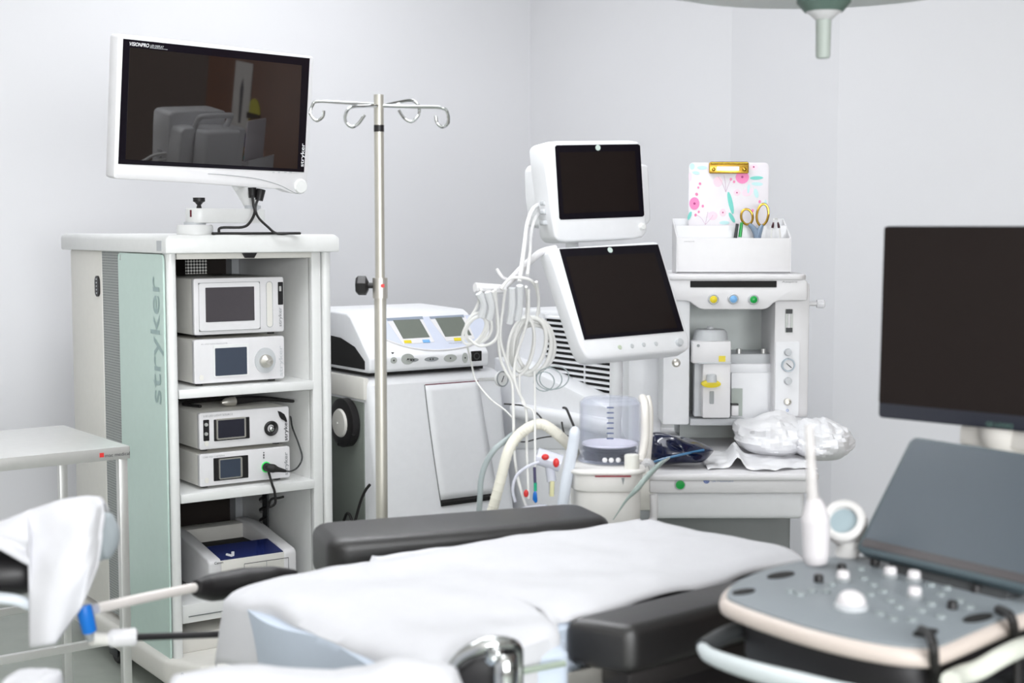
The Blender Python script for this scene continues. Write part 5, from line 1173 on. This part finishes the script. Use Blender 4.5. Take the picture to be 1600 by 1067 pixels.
MB().tube([QF.px(-60, 930, y=-.05), QF.px(0, 934, y=-.05), QF.px(28, 938, y=-.045), QF.px(48, 946, y=-.03)], .009, 10).done('strap', mat('pale_grey_strap', (206, 212, 218), .5), ls, mx=I)
MB().tube([QF.px(150, 951, y=.06), QF.px(230, 933, y=.16), QF.px(309, 917, y=.26)], .0085, 14, 4).done('rod', mat('matt_white_rod', (224, 218, 214), .4, metal=.2), ls, mx=I)
MB().tube([QF.px(306, 918, y=.25), QF.px(330, 918, y=.29), QF.px(380, 910, y=.33), QF.px(430, 902, y=.36), QF.px(462, 896, y=.4)], [.013, .024, .026, .020, .006], 14).done('hand_grip', BLACK, ls, mx=I)
MB().tube([QF.px(131, 946, y=.05), QF.px(134, 962, y=.05), QF.px(140, 986, y=.055)], [.0115, .0125, .0115], 12, 3).done('blue_band', BLUE, ls, mx=I)
MB().tube([QF.px(143, 998, y=.06), QF.px(170, 999, y=.08)], [.0105, .0095], 12, 1).done('connector_neck', CREAM, ls, mx=I)
MB().tube([QF.px(170, 997, y=.08), QF.px(174, 997, y=.08), QF.px(210, 995, y=.1), QF.px(214, 995, y=.1)], [.011, .0145, .0145, .011], 14, 1).done('connector_sleeve', WHITE, ls, mx=I)
MB().tube([QF.px(213, 995.5, y=.1), QF.px(285, 993, y=.15), QF.px(362, 990, y=.2)], .0058, 10, 2).done('black_rod', BLACK, ls, mx=I)
MB().tube([QF.px(136, 985, y=.055), QF.px(143, 998, y=.06)], .008, 8, 1).done('joint', GREYP, ls, mx=I)
MB().tube([QF.px(355, 990, y=.2), TB_p if False else V((-.40, .22, .80))], .008, 8, 1).done('rail_mount', BLACK, ls, mx=I)
T0 = [(-80, 842), (0, 817), (40, 801), (50, 798), (85, 786), (125, 779), (150, 778), (161, 786)]
T1 = [(-80, 848), (0, 858), (46, 884), (47, 1012), (86, 1006), (128, 948), (152, 885), (163, 812)]
def drape(u, v):
    s = u * (len(T0) - 1); i = min(int(s), len(T0) - 2); f_ = s - i
    a0 = [T0[i][k] * (1 - f_) + T0[i + 1][k] * f_ for k in (0, 1)]; a1 = [T1[i][k] * (1 - f_) + T1[i + 1][k] * f_ for k in (0, 1)]
    vv = v * 1.35 - .35
    if vv < 0:                                   # the part lying back over the pad
        k = max(0, 1 - max(0, u - .62) / .3); p_ = QF.px(a0[0], a0[1], y=-.005); return p_ + V((0, (.03 + .13 * k) * -vv / .35, -(.02 + .03 * k) * (vv / .35) ** 2))
    px_, py_ = a0[0] * (1 - vv) + a1[0] * vv, a0[1] * (1 - vv) + a1[1] * vv
    y = -.005 - .05 * math.sin(min(1, vv * 1.6) * math.pi / 2) + .014 * math.sin(u * 17 + vv * 2) * vv + .010 * noise.noise(V((u * 5, vv * 4, 3)))
    return QF.px(px_, py_, y=y)
dt = thing('drape', 'white cloth draped over the leg support at the left edge, hanging to a point', 'cloth', Matrix.Translation(QF.w(QF.px(65, 1008, y=-.05))))
MB().grid(drape, 63, 40).done('cloth', CLOTH, dt, 60, mx=dt.matrix_world.inverted() @ QF.M, solid=.003)

# ------------------------------------------------------------------ ultrasound machine
UZ = 1.0
us = thing('ultrasound_machine', 'ultrasound machine with a tilted touch screen and knob covered console, right foreground', 'ultrasound machine', Matrix.Translation((.62, 1.95, 0)) @ Matrix.Rotation(R(-43), 4, 'Z'))
IU = us.matrix_world.inverted()
def up(b, name, m, par=None, **k): return b.done(name, m, par or us, mx=IU, **k)
def smooth(pts, sub=6):
    o = []; N = len(pts)
    for i in range(N):
        a, b, c, d = pts[i - 1], pts[i], pts[(i + 1) % N], pts[(i + 2) % N]
        for k in range(sub):
            t = k / sub
            o.append(tuple(.5 * ((2 * b[j]) + (c[j] - a[j]) * t + (2 * a[j] - 5 * b[j] + 4 * c[j] - d[j]) * t * t + (3 * b[j] - a[j] - 3 * c[j] + d[j]) * t ** 3) for j in (0, 1)))
    return o
outp = [(1124, 932), (1134, 914), (1165, 898), (1205, 885), (1250, 876), (1310, 869), (1400, 872), (1560, 893), (1720, 925), (1700, 945), (1640, 950), (1598, 962), (1530, 990), (1478, 1011), (1452, 1016), (1400, 1013), (1330, 1001), (1260, 984), (1190, 962), (1140, 943)]
ow = [PZ(u, v, UZ).xy[:] for u, v in outp]; ows = smooth(ow)
ccx = sum(p_[0] for p_ in ow) / len(ow); ccy = sum(p_[1] for p_ in ow) / len(ow)
def shrink(pts, d):
    return [(p_[0] + (ccx - p_[0]) * d / math.hypot(ccx - p_[0], ccy - p_[1]), p_[1] + (ccy - p_[1]) * d / math.hypot(ccx - p_[0], ccy - p_[1])) for p_ in pts]
RIM = mat('warm_beige_rim', (204, 192, 184), .4)
rim = up(MB().prism(ows, UZ - .024, UZ - .001, 'z', .010, 3, 50), 'console_rim', RIM)
PANEL = mat('console_grey', (132, 139, 144), .45)
cpn = up(MB().prism(shrink(ows, .010), UZ - .003, UZ + .002, 'z', .001), 'control_panel', PANEL)
up(MB().prism(shrink(ows, .035), UZ - .09, UZ - .023, 'z', .02, 2, 50), 'console_underside', mat('console_black', (24, 22, 26), .5))
def kp(u, v): p_ = PZ(u, v, UZ + .002); return p_
def uknob(u, v, r, h, m, name, dome=False, par=None):
    p_ = kp(u, v)
    pr_ = [(0, h), (r * .8, h * .98), (r, h * .8), (r, 0), (0, 0)] if not dome else [(0, h), (r * .5, h * .87), (r * .87, h * .5), (r, 0), (0, 0)]
    return up(MB().lathe(pr_, p_, (0, 0, 1), 24), name, m, par or cpn)
PEARL = mat('pearl_white_knob', (216, 212, 214), .3)
tbz = uknob(1330, 950, .022, .006, LGREY, 'trackball_ring')
up(MB().ell(kp(1330, 948) + V((0, 0, .006)), (.0195, .0195, .0165)), 'trackball', PEARL, tbz)
for u, v in ((1317, 908), (1391, 902), (1428, 908), (1429, 934)): 
    k_ = uknob(u, v, .011, .006, GREYP, 'knob'); up(MB().lathe([(0, .016), (.0075, .015), (.009, .012), (.009, .005), (0, .005)], kp(u, v), (0, 0, 1), 20), 'knob_cap', PEARL, k_)
for u, v in ((1279, 909), (1315, 892), (1367, 883), (1397, 887), (1427, 891), (1458, 899), (1490, 905), (1525, 925), (1488, 951)):
    uknob(u, v, .0068, .011, BLACK, 'rotary_key')
SOFT = mat('grey_soft_keys', (138, 146, 148), .4)
random.seed(3)
for u, v in [(1350, 905), (1365, 915), (1380, 925), (1392, 940), (1405, 950), (1375, 960), (1395, 968), (1360, 930), (1440, 955), (1455, 945), (1470, 930), (1470, 965), (1425, 970), (1290, 925), (1268, 925), (1250, 930), (1235, 925), (1455, 915), (1480, 920), (1500, 940), (1515, 950), (1345, 890), (1300, 915)]:
    up(MB().lathe([(0, .004), (.006, .0035), (.007, 0), (0, 0)], kp(u, v), (0, 0, 1), 14), 'soft_key', SOFT, cpn)
for u, v, rx, rz in ((1162, 925, .021, .010), (1220, 899, .027, .012), (1446, 989, .022, .011), (1528, 966, .029, .012)):
    p_ = kp(u, v); dxy = (V((math.cos(R(40)), math.sin(R(40)), 0)))
    pts = [(p_.x + rx * math.cos(t) * dxy.x - rz * math.sin(t) * dxy.y, p_.y + rx * math.cos(t) * dxy.y + rz * math.sin(t) * dxy.x) for t in (math.tau * i / 20 for i in range(20))]
    up(MB().prism(pts, UZ - .001, UZ + .0035, 'z'), 'holder_slot', MATTE, cpn)
# touch screen
BL = PZ(1346, 852, UZ + .03); BR = PZ(1552, 900, UZ + .03)
exd = (BR - BL).normalized()
d_ = ray(1428, 687); tpl = (BL - CAM).dot(exd) / d_.dot(exd); TL = CAM + d_ * tpl
upv = (TL - BL); hgt = upv.length; uz = upv.normalized(); ny = uz.cross(exd).normalized()   # into the screen
TS = Matrix((( exd.x, ny.x, uz.x, BL.x), (exd.y, ny.y, uz.y, BL.y), (exd.z, ny.z, uz.z, BL.z), (0, 0, 0, 1)))
wts = .30
print('touch screen', BL[:], TL[:], hgt, ny[:])
def tp(b, name, m, par=None, **k): return b.done(name, m, par or us, mx=IU @ TS, **k)
sgn_ = 1 if (CAM - BL).dot(ny) < 0 else -1
th_ = tp(MB().prism(rr(-.008, wts + .008, -.010, hgt + .006, .012), 0 if sgn_ > 0 else -.022, .022 if sgn_ > 0 else 0, 'y', .004), 'touch_screen_housing', mat('slate_housing', (70, 84, 90), .35))
TSCR = mat('blue_grey_touch_glass', (52, 64, 74), .3, spec=.45)
tp(MB().prism(rr(.0, wts, .012, hgt, .006), -.0015 * sgn_, 0.0005 * sgn_, 'y'), 'touch_screen', TSCR, th_)
tp(MB().prism(rr(.0, wts, -.001, .012, .002), -.0012 * sgn_, .0005 * sgn_, 'y'), 'lower_bezel', mat('brown_black_bezel', (38, 28, 30), .3), th_)
tp(MB().box(.05, wts - .05, .015 * sgn_ if sgn_ > 0 else -.06, .06 if sgn_ > 0 else -.015, -.035, .05, .008), 'screen_hinge', DGREY)
# upper display
uo = P(1360, 640, 2.25); UD = Fr((uo.x, uo.y, 0), -43, -1.2)
ud0 = UD.Z(1361, 651); ud1 = UD.Z(1372, 353); wud = .52
IUD = IU @ UD.M
uh = MB().prism(rr(0, wud, ud0, ud1, .006), 0, .035, 'y', .003).done('display_housing', mat('dark_slate_bezel', (40, 42, 52), .35), us, mx=IUD)
zb_ = UD.Z(1363, 628)
MB().prism(rr(.0015, wud - .0015, zb_, ud1 - .0015, .003), -.0015, .001, 'y').done('display_screen', SCREEN, uh, mx=IUD)
MB().box(.12, .4, .03, .07, ud0 + .06, ud1 - .08, .02).done('display_rear', DGREY, uh, mx=IUD)
a = UD.px(1541, 662, y=-.001); b_ = UD.px(1583, 668, y=-.001)
tx = text('lettering', 'GE LOGIQ', uh, mat('dim_green_lettering', (86, 116, 108), .4), (a.x, -.0014, a.z - .003), (1, 0, 0), (0, 0, 1), b_.x - a.x, .008, .01); tx.data.transform(IUD)
AM = mat('arm_white', (230, 226, 220), .4)
pa = UD.px(1560, 668, y=.05); pb = UD.px(1640, 700, y=.06)
MB().tube([V((pa.x, .05, ud0 + .03)), V((pa.x, .055, ud0 - .02)), V((pa.x + .01, .09, ud0 - .05))], [.028, .030, .026], 16).done('display_neck', AM, us, mx=IUD)
MB().box(pa.x - .06, pa.x + .16, .04, .09, ud0 - .035, ud0 - .004, .006).done('display_arm', AM, us, mx=IUD)
cb0 = UD.w((pa.x + .05, .15, 0))
MB().tube([IU @ UD.w((pa.x + .01, .09, ud0 - .05)), IU @ UD.w((pa.x + .04, .16, ud0 - .12)), IU @ UD.w((pa.x + .05, .18, 1.0)), IU @ V((.80, 2.0, .9))], [.024, .03, .035, .05], 16).done('display_column', AM, us)
MB().prism(rr(-.20, .22, -.12, .22, .05), .14, UZ - .085, 'z', .02).done('cart_column', DGREY, us)
MB().prism(rr(-.26, .28, -.25, .30, .07), .07, .15, 'z', .02).done('cart_base', MGREY, us)
for x in (-.2, .22):
    for y in (-.19, .24): MB().lathe([(0, -.02), (.05, -.02), (.055, 0), (.05, .02), (0, .02)], (x, y, .055), (1, 0, 0)).cyl((x, y, .06), (x, y, .09), .015).done('caster', RUBBER, us)
# front handle arc
hpts = [P(1098, 1012, 1.86), P(1106, 1022, 1.83), P(1130, 1033, 1.79), P(1180, 1049, 1.73), P(1250, 1066, 1.67), P(1330, 1085, 1.62), P(1430, 1100, 1.60)]
up(MB().tube([p_ for p_ in hpts], [.008, .010, .011, .012, .012, .012, .010], 12), 'front_handle', mat('silver_handle', (206, 214, 216), .35))
up(MB().tube([hpts[0], hpts[0] + V((.06, .05, .01)), V((.42, 1.95, UZ - .06))], .012, 10), 'handle_stay', DGREY)
up(MB().tube([hpts[-1], V((.52, 1.75, .85))], .012, 10), 'handle_stay', DGREY)
# transducers and holders
tr = thing('ultrasound_probe', 'white upright ultrasound probe standing at the rear left of the console', 'ultrasound probe', Matrix.Translation(kp(1275, 882))); I = tr.matrix_world.inverted()
yb_ = kp(1275, 882).y
MB().tube([I @ P(1276, 880, yb_), I @ P(1275, 868, yb_), I @ P(1275, 835, yb_), I @ P(1274, 812, yb_), I @ P(1273, 792, yb_), I @ P(1270, 780, yb_)], [.016, .019, .020, .021, .016, .010], 18).done('grip', PEARL, tr)
MB().tube([I @ P(1270, 782, yb_), I @ P(1268, 740, yb_), I @ P(1266, 700, yb_), I @ P(1264, 664, yb_)], [.009, .0075, .007, .006], 14).done('wand', mat('translucent_wand', (226, 222, 220), .4, alpha=.55), tr)
cu = MB(); cc_ = P(1318, 814, 2.12)
axd = V((-.35, -.75, .55)).normalized()
tg = thing('probe_cup', 'white probe cup with a grey oval mouth beside the upright probe', 'probe holder', Matrix.Translation(kp(1322, 868))); I = tg.matrix_world.inverted()
MB().lathe([(.020, -.004), (.022, .006), (.028, .008), (.033, .004), (.034, -.01), (.026, -.05), (.02, -.055), (0, -.055)], I @ cc_, axd, 28).done('cup', mat('cup_white', (212, 210, 208), .4), tg)
MB().lathe([(0, -.006), (.0215, -.006), (.0215, -.002), (0, -.003)], I @ cc_, axd, 28).done('mouth', mat('cup_mouth_grey', (150, 166, 172), .4), tg)
MB().tube([I @ (cc_ - axd * .05), I @ P(1330, 850, 2.12), V((0, 0, 0))], [.02, .016, .018], 14).done('stem', MATS['cup_white'], tg)
pk = kp(1572, 925)
pr2 = thing('ultrasound_probe', 'white bulb ended ultrasound probe at the right edge of the console', 'ultrasound probe', Matrix.Translation(pk)); I = pr2.matrix_world.inverted()
yq = pk.y
MB().tube([I @ P(1553, 905, yq), I @ P(1562, 910, yq), I @ P(1580, 914, yq), I @ P(1605, 915, yq), I @ P(1640, 925, yq)], [.006, .018, .024, .022, .014], 18).done('head', PEARL, pr2)
MB().tube([I @ P(1590, 925, yq), V((.01, 0, .008)), V((0.01, 0, 0))], [.014, .014, .014], 14).done('handle', PEARL, pr2)
for lab, pts in (('black probe cable looped over the console rim at the near corner', [(1440, 984, UZ + .006), (1452, 992, UZ + .012), (1459, 1008, UZ + .010), (1462, 1024, UZ - .01), (1465, 1040, UZ - .03)]), ('black probe cable looped over the console rim at the right edge', [(1560, 952, UZ + .006), (1574, 958, UZ + .012), (1582, 966, UZ + .010), (1586, 982, UZ - .012), (1590, 1000, UZ - .03)])):
    q = [PZ(u, v, z) for u, v, z in pts]; q[2] += V((-.003, -.008, .0)); q[3] += V((-.006, -.016, -.004)); q[4] += V((-.004, -.012, -.02)); q.append(q[4] + V((.004, .006, -.12))); q.append(q[4] + V((.03, .05, -.2)))
    t = thing('probe_cable', lab, 'cable', Matrix.Translation(q[-1])); I = t.matrix_world.inverted()
    MB().tube([I @ p_ for p_ in q], .0062, 10).done('lead', RUBBER, t)
# cable basket below the console, right corner
bk_ = PZ(1545, 1040, .88)
up(MB().tube([P(1485, 1064, 1.63), P(1500, 1056, 1.66), P(1530, 1046, 1.68), P(1565, 1026, 1.7), P(1600, 1010, 1.74), P(1640, 1000, 1.8)], .012, 10), 'hook_rim', mat('cream_hook', (206, 208, 198), .45))
up(MB().prism([(.487, 1.70), (.53, 1.62), (.66, 1.76), (.62, 1.86)], .80, .868, 'z', .012, 3), 'cable_tray', MATS['cream_hook'])

# ------------------------------------------------------------------ surgical light
sc_ = P(1288, -36, 2.6)
sl_ = thing('surgical_light', 'round surgical light with a hanging grip, cut by the top edge', 'surgical light', Matrix.Translation((sc_.x, sc_.y, sc_.z)))
MB().lathe([(0, -.004), (.30, -.012), (.335, .0), (.345, .02), (.33, .05), (.2, .10), (.06, .13), (0, .13)], n=64).done('dome', mat('pale_grey_dome', (214, 220, 218), .4), sl_)
MB().torus((0, 0, .004), (0, 0, 1), .338, .007, 64).done('rim', mat('grey_green_rim', (160, 168, 160), .4), sl_)
MB().lathe([(0, -.062), (.034, -.062), (.048, -.046), (.048, -.006), (0, -.006)]).done('hub', mat('dark_green_grey', (92, 112, 104), .4), sl_)
zh0 = -(P(1288, 26, 2.6).z - sc_.z); 
zt1, zt2 = P(1288, 24, 2.6).z - sc_.z, P(1288, 91, 2.6).z - sc_.z
MB().lathe([(0, -.061), (.033, -.061), (.026, zt1 + .002), (.014, zt1 - .008), (0, zt1 - .008)]).done('grip_cone', WHITE, sl_)
MB().lathe([(0, zt1), (.0142, zt1), (.0138, zt1 - .02), (.0128, zt2 + .004), (.011, zt2), (0, zt2)], n=20).done('grip', mat('grey_grip', (176, 184, 178), .5), sl_)
MB().tube([V((0, 0, .12)), V((0, 0, .22)), V((.16, .05, .34)), V((.28, .1, HC - sc_.z))], .024, 12, 3).done('arm', WHITE, sl_)
